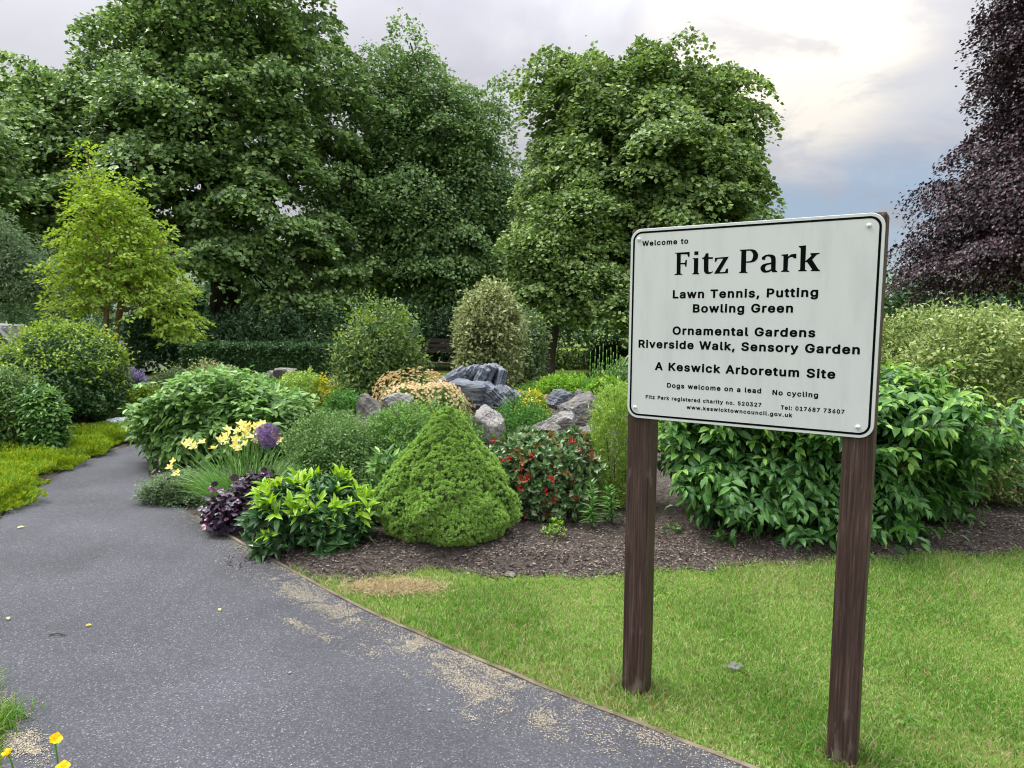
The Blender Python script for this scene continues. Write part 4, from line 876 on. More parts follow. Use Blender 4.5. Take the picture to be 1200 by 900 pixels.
# ------------------------------------------------------------------ trees
def tree(name, label, base, trunk_r, lobes, leafmat, bark='bark', n_clump=260, per=300, leaf=.15, cr=.9, wr=.8, seed=1, trunk_top=.55,
         group=None, flat=.55, droop=.35, fork=.28, extra=(), tmpl=DIAMOND, hang=0.0, tail=.17, inner=.3, lean=(0, 0), cat="tree", stems=1, up=.75, airy=0.0):
    r = np.random.default_rng(seed)
    lobes = np.array(lobes, float)
    base = np.array(base, float)
    zmax = (lobes[:, 2] + lobes[:, 5]).max()
    # clump centres: spread through the shells of the lobes
    vol = (lobes[:, 3] * lobes[:, 4] * lobes[:, 5]) ** .67
    C = []
    lump = Lump(seed + 50, 2.2, .16)
    per_l = (9 * n_clump * vol / vol.sum()).astype(int) + 4
    for lb, k in zip(lobes, per_l):
        d = sphere_dirs(k, -.8, 1, r)
        rad = np.where(r.random(k) < inner, r.uniform(.25, .8, k), np.where(r.random(k) < .14, r.uniform(1.02, 1.2, k), r.uniform(.8, 1.0, k))) * lump(d)
        C.append(lb[:3] + d * rad[:, None] * lb[3:])
    C = np.concatenate(C); r.shuffle(C)
    keep = []
    dm = cr * 1.0
    for p in C:
        if len(keep) >= n_clump:
            break
        if keep:
            q = np.array(keep)
            dd = ((q - p) * [1, 1, 1.35]) ** 2
            if dd.sum(1).min() < dm * dm * r.uniform(.45, 1.6):
                continue
        keep.append(p)
    C = np.array(keep); n = len(C)
    ctr = lobes[:, :3].mean(0)
    # skeleton
    nodes = []; par = []
    heads = []
    for s_ in range(stems):
        off = np.zeros(3) if stems == 1 else np.array([math.cos(s_ * 2.4), math.sin(s_ * 2.4), 0]) * trunk_r * .8
        prev = -1
        K = 9
        topz = base[2] + (zmax - base[2]) * trunk_top
        for i in range(K):
            u = i / (K - 1)
            tgt = ctr[:2] * 1 if stems == 1 else ctr[:2] + off[:2] * 14 * (zmax - base[2]) / 6
            xy = base[:2] + off[:2] + (tgt - base[:2] - off[:2]) * (u ** 1.6) * .8 + r.normal(0, .04, 2) * (u > 0) * (zmax / 8)
            nodes.append(np.array([xy[0], xy[1], base[2] - .1 + (topz - base[2]) * u])); par.append(prev); prev = len(nodes) - 1
    order = np.argsort(np.linalg.norm((C - nodes[-1]) * [1, 1, .7], axis=1))
    minz = base[2] + (zmax - base[2]) * fork * .8
    leafnode = {}
    for ci in order:
        p = C[ci]
        NA = np.array(nodes)
        dv = p - NA
        dist_ = np.linalg.norm(dv, axis=1)
        cost = dist_ + 1.2 * np.maximum(0, NA[:, 2] - p[2] + .25 * dist_) + 6 * np.maximum(0, minz - NA[:, 2])
        b = int(np.argmin(cost)); prev = b
        L_ = dist_[b]; k = max(1, int(L_ / (cr * .9)))
        mid_sag = np.array([0, 0, 1.0]) * L_ * r.uniform(-.02, .16)
        for j in range(1, k + 1):
            u = j / k
            q = NA[b] * (1 - u) + p * u + mid_sag * 4 * u * (1 - u) * .5 + (r.normal(0, .07 * L_, 3) * (0 if j == k else 1) * .5)
            if j == k:
                q = q - np.array([0, 0, .12 * cr])
            nodes.append(q); par.append(prev); prev = len(nodes) - 1
        leafnode[ci] = prev
    nodes = np.array(nodes); par = np.array(par)
    wgt = np.zeros(len(nodes))
    for ci in leafnode.values():
        wgt[ci] += 1
    for i in range(len(nodes) - 1, -1, -1):
        if par[i] >= 0:
            wgt[par[i]] += wgt[i]
    rad = trunk_r * np.sqrt(np.maximum(wgt, .5) / wgt[0 if stems == 1 else 0].clip(1)) if stems == 1 else trunk_r * np.sqrt(np.maximum(wgt, .5) / (n / stems))
    rad = np.minimum(np.maximum(rad, .026 if trunk_r > .1 else .006), trunk_r)
    root = thing(name, label, cat, base, group)
    mb = MB()
    kids = {}
    for i, p in enumerate(par):
        kids.setdefault(int(p), []).append(i)
    # chains: follow the heaviest child
    todo = [(i, None) for i in kids.get(-1, [])]
    while todo:
        i, start = todo.pop()
        ch = [] if start is None else [start]
        ch.append(i)
        while kids.get(ch[-1]):
            ks = sorted(kids[ch[-1]], key=lambda k_: -wgt[k_])
            for k_ in ks[1:]:
                todo.append((k_, ch[-1]))
            ch.append(ks[0])
        pts = nodes[ch]; rr_ = rad[ch].copy()
        if start is not None:
            rr_[0] = min(rr_[0], rr_[1] * 1.15)
        elif trunk_r > .1:
            # root flare
            pts = np.concatenate([pts[:1], pts[:1] + (pts[1] - pts[0]) * .25, pts[1:]])
            rr_ = np.concatenate([[trunk_r * 1.45], [trunk_r * 1.08], rr_[1:]])
        sides = 9 if rr_.max() > trunk_r * .45 else 5
        tube(mb, pts, rr_, sides)
    mb.build("trunk", MS[bark], root)
    # foliage
    mb = MB()
    O = []; Y = []; Z = []
    for ci in range(n):
        p = C[ci]
        out = p - ctr; out[2] *= .6; out = out / (np.linalg.norm(out) + 1e-6)
        R_ = cr * r.uniform(.62, 1.35); k = int(per * (R_ / cr) ** 2 * r.uniform(.75, 1.15)); fl_ = flat * r.uniform(.7, 1.5); tilt_ = r.normal(0, .28, 2)
        a = r.uniform(0, 2 * np.pi, k); rr_ = np.sqrt(r.random(k)) * (1 + np.abs(r.normal(0, tail, k))) * (1 + .18 * np.sin(a * 3 + r.uniform(0, 6)) + .12 * np.sin(a * 5 + r.uniform(0, 6)))
        disk = np.stack([np.cos(a) * rr_, np.sin(a) * rr_], 1)
        zz = (disk @ tilt_) + fl_ * (.75 * (1 - rr_ ** 2) - .35 + r.normal(0, .16, k))
        off = np.column_stack([disk, zz]) * R_
        off[:, 2] -= hang * R_ * rr_ * np.abs(r.normal(0, .9, k)) 
        # lean the clump outward and down
        off = off + out * ((off[:, 2:3]) * .45)
        off[:, 2] -= (disk @ out[:2]) * R_ * .28
        pos = p + off
        radial = np.column_stack([disk, np.zeros(k)])
        O.append(pos)
        Y.append(unit(radial * .9 + out * .5 + r.normal(0, .55, (k, 3)) - np.array([0, 0, droop])))
        Z.append(np.array([0, 0, up]) + radial * .45 + out * .35 + r.normal(0, .38, (k, 3)))
    O = np.concatenate(O); Y = np.concatenate(Y); Z = np.concatenate(Z)
    S = leaf * r.uniform(.65, 1.25, len(O))
    leaves(mb, tmpl, O - unit(Y) * S[:, None] * .4, Y, Z, S, wr)
    mb.build("crown", ML[leafmat], root)
    return root


def lobe(px, py, d, rx, ry, ryd=None):
    """an ellipsoid lobe of a crown at depth d, radii given as they measure at that depth (photo pixels)"""
    c = at(px, py, d); k = d / F_PX
    return [c[0], c[1], c[2], rx * k, (ryd if ryd else rx) * k, ry * k]


TG = "tall trees behind the garden"
# the big sycamore
D1 = 22.0
b = foot(266, D1)
tree("sycamore_tree", "huge dark green sycamore behind the pale young acer", b, .46,
     [lobe(262, 35, D1, 118, 72), lobe(180, 75, D1, 70, 48), lobe(120, 140, D1, 100, 58), lobe(360, 95, D1, 62, 58), lobe(255, 140, D1 - 1, 130, 52), lobe(70, 215, D1 - .5, 95, 62),
      lobe(345, 195, D1 - .6, 76, 58), lobe(200, 225, D1 - 1.2, 105, 50), lobe(315, 265, D1 - 1, 95, 50), lobe(120, 290, D1 - 1, 90, 52), lobe(235, 298, D1 - 1.5, 95, 34), lobe(365, 330, D1 - .5, 70, 50),
      lobe(10, 165, D1, 75, 55), lobe(265, -60, D1, 100, 60)],
     'tree_dark', n_clump=400, per=430, leaf=.148, cr=.80, wr=.95, seed=21, trunk_top=.72, fork=.26, inner=.12, group=TG)
# second, airier tree
D2 = 24.5
b = foot(512, D2)
tree("ash_tree", "tall airy mid green tree between the huge sycamore and the rounded maple", b, .24,
     [lobe(472, 125, D2, 42, 62), lobe(543, 172, D2, 48, 58), lobe(490, 200, D2, 70, 75), lobe(560, 245, D2, 55, 70), lobe(470, 280, D2 - .5, 80, 70),
      lobe(530, 320, D2, 70, 60), lobe(430, 215, D2, 50, 80)],
     'tree_mid', n_clump=290, per=430, leaf=.14, cr=.78, wr=.74, seed=23, trunk_top=.85, fork=.2, group=TG, flat=.8, droop=.5, inner=.35)
# rounded maple
D3 = 19.0
b = foot(752, D3)
tree("maple_tree", "broad rounded fresh green maple rising behind the left half of the sign", b, .27,
     [lobe(662, 125, D3, 32, 50), lobe(655, 78, D3, 18, 20), lobe(716, 122, D3, 50, 44), lobe(785, 118, D3, 50, 44), lobe(845, 140, D3, 34, 48), lobe(748, 86, D3, 18, 20), lobe(862, 95, D3, 14, 18), lobe(858, 205, D3, 32, 44),
      lobe(755, 178, D3, 98, 56), lobe(695, 232, D3 - .4, 64, 62), lobe(785, 255, D3 - .6, 90, 62), lobe(660, 292, D3 - .4, 38, 50), lobe(750, 322, D3 - .4, 92, 55), lobe(842, 275, D3, 38, 46)],
     'tree_fresh', n_clump=520, per=360, leaf=.128, cr=.60, wr=.95, seed=25, trunk_top=.7, fork=.25, group=TG, flat=.6)
# small dark tree in front of it
D4 = 16.5
b = foot(643, D4)
tree("hornbeam_tree", "smaller green tree with a bare dark trunk standing just left of the sign", b, .16,
     [lobe(655, 335, D4, 46, 34), lobe(692, 352, D4, 46, 34), lobe(640, 290, D4, 28, 36), lobe(675, 268, D4 + .3, 42, 42)],
     'tree_fresh', n_clump=130, per=340, leaf=.105, cr=.5, wr=.9, seed=27, trunk_top=.7, fork=.4, group=TG)
# copper beech at the right edge
D5 = 19.0
b = foot(1340, D5)
tree("copper_beech_tree", "large purple leaved copper beech with drooping sprays beyond the variegated bush", b, .40,
     [lobe(1252, 20, D5, 72, 110), lobe(1225, 125, D5, 66, 95), lobe(1195, 225, D5, 82, 72), lobe(1150, 295, D5, 80, 50), lobe(1340, 60, D5, 140, 180), lobe(1320, 250, D5, 150, 100),
      lobe(1260, 300, D5 - 1, 100, 60), lobe(1085, 318, D5 + .4, 32, 34), lobe(1320, -130, D5, 110, 110)],
     'beech', n_clump=520, per=600, leaf=.098, cr=.84, wr=.80, tail=.08, seed=29, trunk_top=.75, fork=.12, group=TG, flat=.6, droop=.7, hang=.28, up=.6)
# tree whose branches come in at the far left edge, and the grey green one under it
b = foot(-110, 17.0)
tree("lime_tree", "tree at the left edge whose branch tips reach into the picture", b, .22,
     [lobe(-62, 180, 17, 62, 66), lobe(-140, 110, 17, 70, 80), lobe(-50, 195, 17, 60, 55), lobe(-150, 180, 17, 90, 120)],
     'tree_dark', n_clump=110, per=240, leaf=.14, cr=.7, wr=.8, seed=31, trunk_top=.7, group=TG)
b = foot(-42, 14.0)
tree("willow_tree", "small grey green willow behind the dark shrub at the left edge", b, .09,
     [lobe(14, 318, 14, 36, 42), lobe(-20, 295, 14, 40, 45), lobe(42, 335, 14, 22, 28)],
     'greygreen', n_clump=90, per=200, leaf=.085, cr=.36, wr=.4, seed=33, trunk_top=.7, fork=.3, flat=.9, droop=.4)
# young acer
DA = 10.5
b = foot(122, DA)
acer = tree("acer_tree", "young yellow green acer with several slim reddish stems beside the path", b, .038,
            [lobe(104, 200, DA, 11, 32), lobe(136, 250, DA, 38, 40), lobe(100, 292, DA, 36, 42), lobe(168, 300, DA, 36, 46), lobe(84, 350, DA, 26, 30), lobe(196, 348, DA, 34, 32), lobe(212, 388, DA, 24, 18), lobe(140, 325, DA, 48, 34)],
            'acer', 'bark_red', n_clump=225, per=62, leaf=.076, cr=.21, wr=.72, seed=35, trunk_top=.62, fork=.36, flat=.42, droop=.35, stems=4, tmpl=MAPLE, inner=.3)

# ------------------------------------------------------------------ shrubs
def shoots(mb, style, P, D, r, S, w, tmpl, K=8, tl=.2, mat=0, tipmat=None, tip=.3, droop=.2, rnd=.35, sv=.25, up=.6):
    """leafy shoots ending at P and pointing along D"""
    n = len(P)
    up_ = np.array([0, 0, 1.0])
    A = unit(np.cross(D, r.normal(0, 1, (n, 3)))); B = np.cross(D, A)
    mat = np.broadcast_to(mat, (n,)); tipmat = mat if tipmat is None else np.broadcast_to(tipmat, (n,))
    if style == 'needles':
        for k in range(K):
            a = 2 * np.pi * (k / K) + r.uniform(0, 6.28, n)
            rad = np.cos(a)[:, None] * A + np.sin(a)[:, None] * B
            t = r.uniform(.15, 1.0, n)[:, None]
            leaves(mb, tmpl, P - D * tl * r.random(n)[:, None], D * .9 + rad * t, rad + r.normal(0, .5, (n, 3)), S * r.uniform(1 - sv, 1 + sv, n), w, np.where(r.random(n) < tip, tipmat, mat))
    elif style == 'whorl':
        tiers = 2 if K > 6 else 1
        for k in range(K):
            tier = k % tiers
            a = 2 * np.pi * k / K * 1.0 + r.normal(0, .25, n) + (k * .4)
            rad = np.cos(a)[:, None] * A + np.sin(a)[:, None] * B
            open_ = (.75 + .75 * tier) + r.normal(0, .18, n)
            o = P - D * (tl * (.15 + .6 * tier) + r.random(n) * tl * .2)[:, None]
            y = D * .9 + rad * open_[:, None] - up_ * droop * (.4 + tier)
            leaves(mb, tmpl, o, y, D * .9 - rad * .35 + r.normal(0, rnd * .5, (n, 3)), S * r.uniform(1 - sv, 1 + sv, n) * (1 if tier == 0 else 1.1), w, np.where(tier == 0, tipmat, mat))
    elif style == 'pairs':
        J = K // 2
        sx = unit(np.cross(D, up_ + r.normal(0, .35, (n, 3))))
        for j in range(J + 1):
            u = j / max(J, 1)
            o = P - D * (tl * u) - up_ * (tl * .25 * (1 - u) ** 2)
            m_ = tipmat if u < tip else mat
            if j == 0:
                leaves(mb, tmpl, o, D * .8 - up_ * droop * 1.4 + r.normal(0, rnd * .6, (n, 3)), up_ * up + r.normal(0, rnd * .6, (n, 3)) + D * .3, S * r.uniform(.6, .95, n), w, m_)
            else:
                for sg in (-1, 1):
                    leaves(mb, tmpl, o + r.normal(0, .004, (n, 3)), D * .5 + sg * sx * .9 - up_ * droop + r.normal(0, rnd * .6, (n, 3)),
                           up_ * up + D * .25 + r.normal(0, rnd * .6, (n, 3)), S * (.72 + .38 * min(1, u * 1.6)) * r.uniform(1 - sv, 1 + sv, n), w, m_)
    else:  # spray
        for k in range(K):
            u = r.random(n)
            o = P - D * (tl * u)[:, None] + r.normal(0, tl * .16, (n, 3))
            leaves(mb, tmpl, o, D * .6 + r.normal(0, .6, (n, 3)) - up_ * droop, up_ * up + D * .6 + r.normal(0, rnd, (n, 3)), S * r.uniform(1 - sv, 1 + sv, n), w,
                   np.where(u < tip, tipmat, mat))


def envelope(n, c, rx, ry, hu, hd, seed, r, lump=.14, freq=2.4, zmin=-.75, depth=.0, prof=None, sq=.9):
    d = sphere_dirs(n, zmin, 1, r)
    rr = Lump(seed, freq, lump)(d) * (1 - depth)
    sc = np.column_stack([np.full(n, rx), np.full(n, ry), np.where(d[:, 2] > 0, hu, hd)])
    q = np.sign(d) * np.abs(d) ** sq
    P = c + q * sc * rr[:, None]
    Nrm = unit(d / sc)
    return P, Nrm


def shrub(name, label, cat, px, depth, w_px, top_px, base_px=None, n=600, style='spray', mats=('laurel',), seed=1, S=.05, lw=.5, tmpl=OVAL, K=8, tl=.15, ydepth=1.0,
          tipmat=None, tip=.3, droop=.2, rnd=.35, lump=.14, freq=2.4, layers=((0, 1), (.18, .7), (.38, .4)), group=None, upk=.35, low=.45, up=.6, stems=8, zmin=-.75, root=None,
          mixmat=None, base_z=None, fol='foliage', stem_r=.009, sv=.32, pos=None, topmat=None, sq=.9, stray=.07):
    r = np.random.default_rng(seed)
    b = foot(px, depth) if pos is None else np.array(pos, float)
    if base_z is not None:
        b[2] = base_z
    k = depth / F_PX
    hgt = at(px, top_px, depth)[2] - b[2]
    rx = w_px * .5 * k; ry = rx * ydepth
    c = b + [0, 0, hgt * low]
    root = root or thing(name, label, cat, b, group)
    mb = MB()
    tips = []
    for dep, fr in layers:
        m = int(n * fr)
        P, Nn = envelope(m, c, rx - tl * .3, ry - tl * .3, hgt * (1 - low) - tl * .25, hgt * low, seed, r, lump, freq, zmin, dep + r.random(m) * .1 if dep else r.random(m) ** 2 * .12 - (0 if dep else (r.random(m) < stray) * r.uniform(.05, .20, m)), None, sq)
        D = unit(Nn + np.array([0, 0, upk]) + r.normal(0, rnd, (m, 3)))
        base_m = np.zeros(m, int)
        if mixmat:
            base_m = np.where(r.random(m) < mixmat, 1, 0)
        tm = None
        if tipmat is not None:
            good = (Nn[:, 2] + r.normal(0, .25, m) > topmat) if topmat is not None else np.ones(m, bool)
            tm = np.where(good & (dep < .15), tipmat, base_m)
        shoots(mb, style, P, D, r, S, lw, tmpl, K, tl, base_m, tm, tip, droop, rnd, sv, up)
        if dep == 0:
            tips = P
    # nothing grows below the ground
    mb.V = [np.column_stack([v[:, 0], v[:, 1], np.maximum(v[:, 2], H(v[:, 0], v[:, 1]) + .012)]) for v in mb.V]
    mb.build(fol, [ML[m_] for m_ in mats], root)
    if stems:
        mb = MB()
        for i in range(stems):
            t = tips[r.integers(len(tips))]
            t = b + (t - b) * .86
            o = b + np.array([r.normal(0, rx * .10), r.normal(0, ry * .10), -.02])
            mid = o * .5 + t * .5 + np.array([0, 0, -.06 * hgt]) + r.normal(0, .05 * rx, 3)
            uu = np.linspace(0, 1, 7)[:, None]
            pts = o * (1 - uu) ** 2 + 2 * mid * uu * (1 - uu) + t * uu ** 2
            tube(mb, pts, np.linspace(stem_r, stem_r * .35, 7), 5)
        mb.build("branch", MS['twig'], root)
    return root


# --- behind: hedge, undergrowth, far trees
r0 = np.random.default_rng(77)
DH = 15.5
h0, h1 = foot(222, DH), foot(392, DH)
hd = thing("clipped_hedge", "low dark clipped hedge under the huge sycamore", "hedge", (h0 + h1) / 2)
mb = MB()
nH = 9000
hw, hh = 1.0, at(300, 405, DH)[2] - h0[2]
u = r0.random(nH); face = r0.random(nH)
P = h0 + (h1 - h0) * u[:, None]
lat = r0.uniform(-.5, .5, nH); vz = r0.random(nH)
top = face < .5
P[:, 1] += np.where(top, lat * hw, np.where(r0.random(nH) < .8, -.5, .5) * hw) + r0.normal(0, .035, nH)
P[:, 2] += np.where(top, hh, vz * hh) + r0.normal(0, .03, nH) + .03 * np.sin(u * 40)
out = np.where(top[:, None], [0, 0, 1.0], [0, -1.0, .3]) + r0.normal(0, .4, (nH, 3))
shoots(mb, 'spray', P, unit(out), r0, .055, .6, DIAMOND, 5, .08)
mb.build("foliage", ML['hedge'], hd)

GU = "dark shrubs under the tall trees"
for i, (px, d, w, tp, lab) in enumerate((
        (300, 19.5, 190, 350, "broad dark evergreen shrub under the huge sycamore just above the clipped hedge"),
        (455, 20.5, 130, 345, "dark evergreen shrub in deep shade left of the airy tree's trunk"),
        (555, 21, 120, 350, "dark evergreen shrub in deep shade behind the oval variegated bush"),
        (200, 20.5, 120, 345, "dark shrub in the shade behind the pale young acer"))):
    shrub("shade_shrub", lab, "shrub", px, d, w, tp, n=520, style='spray', mats=('under',), seed=300 + i, S=.13, lw=.5, tmpl=DIAMOND, K=8, tl=.35, ydepth=.8, group=GU, stems=3, stem_r=.02)
shrub("shade_shrub", "low yellowish shrub on the far lawn behind the smaller green tree's trunk", "shrub", 668, 22, 95, 405, n=260, mats=('tip_shrub', 'under'), seed=310, S=.12, lw=.5, tmpl=DIAMOND, K=7, tl=.3,
      ydepth=.8, group=GU, stems=3, mixmat=.6, stem_r=.02)
shrub("shade_shrub", "dark rounded shrub on the far lawn right of the smaller green tree's trunk", "shrub", 715, 20, 60, 395, n=240, mats=('under',), seed=311, S=.12, lw=.5, tmpl=DIAMOND, K=7, tl=.3, ydepth=.8, group=GU, stems=3, stem_r=.02)

# far belt of trees: one mass
mb = MB()
rt = np.random.default_rng(99)
for (x0, x1, y0, hgt, cnt) in ((-75, 75, 52, 8.0, 95000), (-60, 60, 38, 4.5, 60000)):
    x = rt.uniform(x0, x1, cnt); prof = hgt * (.72 + .22 * np.sin(x * .35) + .12 * np.sin(x * .93 + 2) + .08 * np.sin(x * 2.1)) * rt.uniform(.9, 1.04, cnt)
    z = prof * rt.random(cnt) ** .75
    y = y0 + 3.0 * np.sin(x * .5) - 2.2 * np.sqrt(np.clip(1 - (z / np.maximum(prof, .1)) ** 2, 0, 1)) * (1 + .4 * np.sin(x * 1.9) * np.sin(z * 1.7)) + rt.normal(0, .35, cnt)
    O = np.column_stack([x, y, z + H(x, y)])
    leaves(mb, DIAMOND, O, rt.normal(0, 1, (cnt, 3)) + [0, -.4, -.3], rt.normal(0, .5, (cnt, 3)) + [0, -.6, .8], rt.uniform(.22, .42, cnt), .7)
o = mb.build("distant_treeline", ML['treeline'])
tag(o, "far belt of trees closing the view behind the park", "trees", kind="stuff")

# --- middle distance bushes
shrub("round_bush", "rounded dark green bush with yellowish shoot tips left of the slate outcrop", "bush", 445, 9.4, 128, 352, n=640, mats=('round_bush', 'tip_shrub'), tipmat=1, tip=.16, topmat=.62, seed=41, S=.062, lw=.5,
      tmpl=DIAMOND, K=11, tl=.34, lump=.26, freq=3.5, stems=14, low=.42, rnd=.6, droop=.1)
shrub("variegated_bush", "tall oval cream variegated bush behind the slate outcrop", "bush", 572, 11.5, 98, 329, n=1100, mats=('cream_leaf',), seed=43, S=.075, lw=.5, tmpl=DIAMOND, K=9, tl=.22, lump=.08, stems=6,
      low=.5, zmin=-.95)
shrub("dull_bush", "dull olive bush with open branches right of the oval variegated bush", "bush", 622, 12.5, 66, 352, n=260, mats=('greygreen', 'round_bush'), mixmat=.5, seed=44, S=.075, lw=.5, tmpl=DIAMOND, K=7, tl=.25, lump=.2, stems=8)

# --- viburnum beside the path
shrub("viburnum_shrub", "wide light green shrub with crisp pointed leaves bulging over the path edge", "shrub", 262, 7.1, 205, 424, n=820, style='pairs', mats=('viburnum', 'dark_shrub'), seed=45, S=.098, lw=.55,
      tmpl=OVAL, K=8, tl=.20, ydepth=.8, droop=.42, rnd=.4, lump=.16, freq=3.2, low=.42, stems=10, upk=.55, zmin=-.85)
# --- the shrub behind the sign
shrub("large_leaved_shrub", "big shrub with large pointed mid green leaves directly behind the sign", "shrub", 962, 5.15, 405, 384, n=1250, style='pairs', mats=('laurel', 'laurel_new'), tipmat=1, tip=.42, topmat=.05, seed=47, S=.098, lw=.50, tmpl=LEAF, K=8, tl=.26,
      ydepth=.62, droop=.5, rnd=.36, lump=.20, freq=3.6, low=.46, stems=16, upk=.45, stray=.16, zmin=-.82, stem_r=.012)
# --- big variegated bush at the right
shrub("large_variegated_bush", "very large rounded pale variegated bush at the right edge", "bush", 1180, 6.25, 325, 352, sq=.68, stray=.03, n=4600, mats=('lime_leaf',), seed=49, S=.042, lw=.55, tmpl=DIAMOND, K=10, tl=.14, ydepth=.8, lump=.10,
      freq=3, low=.45, stems=6, zmin=-.95, layers=((0, 1), (.12, .6), (.28, .3)), rnd=.45)
# --- rounded fine leaved rose
shrub("shrub_rose", "fine leaved grey green shrub with sparse orange buds behind the lime green shrub", "shrub", 385, 5.9, 118, 486, n=1100, mats=('rose',), seed=51, S=.026, lw=.6, tmpl=DIAMOND, K=10, tl=.12, lump=.14, freq=3, low=.42,
      stems=8, rnd=.5, stem_r=.005)
shrub("pale_mound", "spreading light green alpine mound just behind the dwarf conifer", "plant", 492, 6.3, 150, 473, n=1500, mats=('mound', 'rose'), mixmat=.55, seed=53, S=.030, lw=.55, tmpl=DIAMOND, K=8, tl=.08, lump=.12, low=.3, stems=0, ydepth=.7)
# leafy plant left of the conifer
shrub("upright_plant", "dark upright leafy plant wedged left of the dwarf conifer", "plant", 452, 5.0, 58, 520, n=34, style='whorl', mats=('skim_old', 'viburnum'), mixmat=.5, seed=55, S=.085, lw=.38, tmpl=OVAL, K=8, tl=.10, lump=.2, low=.5, stems=5, upk=1.2)
GM = "low mounds on the rockery"
for i, (px, d, w, tp, m, S, lab) in enumerate((
        (614, 6.7, 88, 467, 'mound_deep', .028, "smooth deep green cushion above the red flowering shrub"),
        (525, 6.9, 70, 482, 'goldfl', .026, "small yellow green cushion behind the dwarf conifer's tip"),
        (402, 8.0, 62, 458, 'mound_deep', .032, "green cushion at the foot of the rounded dark bush"),
        (350, 10.2, 60, 432, 'juniper', .034, "olive cushion beside the small grey rocks in front of the hedge"),
        (300, 9.8, 60, 442, 'mound', .034, "light green low plant behind the wide light green shrub"),
        (440, 7.0, 60, 476, 'mound', .028, "light green cushion beside the brown upright stone"),
        (380, 7.5, 70, 478, 'rose', .03, "soft green plant between the wide light green shrub and the grey path slab"),
        (668, 9.6, 80, 440, 'fern', .05, "bright green feathery plant on the lawn edge left of the upright reeds"),
        (712, 8.6, 60, 442, 'fern', .05, "bright green feathery plant at the foot of the upright reeds"),
        (795, 7.6, 110, 440, 'mound', .045, "leafy light green plant seen in the gap right of the left sign post"),
        (760, 9.2, 120, 420, 'rose', .05, "soft green plant behind the sign's lower left corner"),
        (640, 11.0, 70, 447, 'mound', .04, "low green cushion on the lawn edge beside the slate outcrop"))):
    shrub("mound_plant", lab, "plant", px, d, w, tp, n=760, mats=(m,), seed=400 + i, S=S, lw=.5, tmpl=DIAMOND, K=7, tl=.07, lump=.13, freq=3, low=.35, stems=0, group=GM, ydepth=.8, rnd=.5)
for i, (px, d, w, tp, lab) in enumerate((
        (384, 10.3, 58, 444, "bright yellow cushion left of the rounded dark bush"),
        (622, 7.7, 56, 453, "bright yellow cushion right of the slate outcrop above the deep green cushion"))):
    shrub("sedum_cushion", lab, "plant", px, d, w, tp, n=620, mats=('goldfl', 'mound'), mixmat=.25, seed=430 + i, S=.034, lw=.6, tmpl=DIAMOND, K=7, tl=.06, lump=.13, freq=3, low=.35, stems=0, group="yellow cushions on the rockery", ydepth=.8)

# azalea with peach flowers
az = shrub("azalea_bush", "low bush covered in peach and cream flowers in front of the slate outcrop", "bush", 494, 7.4, 112, 444, n=1500, mats=('rose',), seed=57, S=.03, lw=.5, tmpl=DIAMOND, K=6, tl=.08, lump=.1, low=.35, stems=0, ydepth=.7)
ra = np.random.default_rng(571)
ab = np.array(az.location); ha = at(494, 437, 7.5)[2] - ab[2]
P, Nn = envelope(2300, ab + [0, 0, ha * .35], .52, .38, ha * .68, ha * .3, 57, ra, .2, 3.5, -.55, ra.random(2300) * .12)
mb = MB()
for k in range(5):
    a = 6.28 * k / 5 + ra.uniform(0, 1, len(P)); A = unit(np.cross(Nn, [.3, .2, .9])); B = np.cross(Nn, A)
    rad = np.cos(a)[:, None] * A + np.sin(a)[:, None] * B
    leaves(mb, OVAL, P + Nn * .01, rad + Nn * .5, Nn - rad * .2, .019 * ra.uniform(.7, 1.2, len(P)), .8)
o = mb.build("blossom", ML['peach'], az); o["kind"] = "stuff"

# rhododendron with red flowers
rh = shrub("red_flowering_shrub", "glossy leaved shrub dotted with red flowers right of the dwarf conifer", "shrub", 636, 5.35, 138, 498, n=640, style='whorl', mats=('rhodo', 'bronze'), tipmat=1, tip=.3, topmat=2.4, mixmat=.10, seed=59, S=.052,
           lw=.55, tmpl=OVAL, K=6, tl=.06, lump=.16, freq=3, low=.42, stems=12, rnd=.45, droop=.25, ydepth=.8)
rr_ = np.random.default_rng(592)
fl = [(668, 520), (676, 527), (690, 532), (581, 519), (600, 538), (592, 540), (612, 550), (654, 534), (661, 556), (646, 560), (616, 560), (684, 520), (640, 575), (672, 580), (612, 570), (651, 583), (624, 535)]
rb = np.array(rh.location); hr_ = at(636, 498, 5.35)[2] - rb[2]
for px, py in fl:
    # the point on the shrub's outer surface seen at that pixel
    d = pix_dir(px, py); cc = rb + [0, 0, hr_ * .42]; sc = np.array([.44, .36, hr_ * .56])
    o_ = (np.array([0, 0, CAM_Z]) - cc) / sc; dd = d / sc
    a = dd @ dd; b_ = 2 * o_ @ dd; c_ = o_ @ o_ - 1; disc = b_ * b_ - 4 * a * c_
    t = (-b_ - math.sqrt(max(disc, 0))) / (2 * a)
    p = np.array([0, 0, CAM_Z]) + d * t
    nn_ = unit((p - cc) / sc ** 2)
    k = int(rr_.integers(5, 12))
    D = unit(nn_ + rr_.normal(0, .6, (k, 3)))
    mb = MB(); s_ = rr_.uniform(.02, .032)
    leaves(mb, OVAL, p + nn_ * .02 + rr_.normal(0, .009, (k, 3)), D, rr_.normal(0, 1, (k, 3)) + nn_, s_, .8)
    mb.build("flower", ML['red'], rh)

# golden juniper left of the left post
shrub("golden_juniper", "upright yellow green juniper just left of the left sign post", "conifer", 722, 5.5, 66, 452, n=1500, style='needles', mats=('juniper',), seed=61, S=.030, lw=.22, tmpl=DIAMOND, K=6, tl=.05, lump=.12, freq=4, low=.45,
      stems=4, upk=.9, rnd=.5, zmin=-.95)

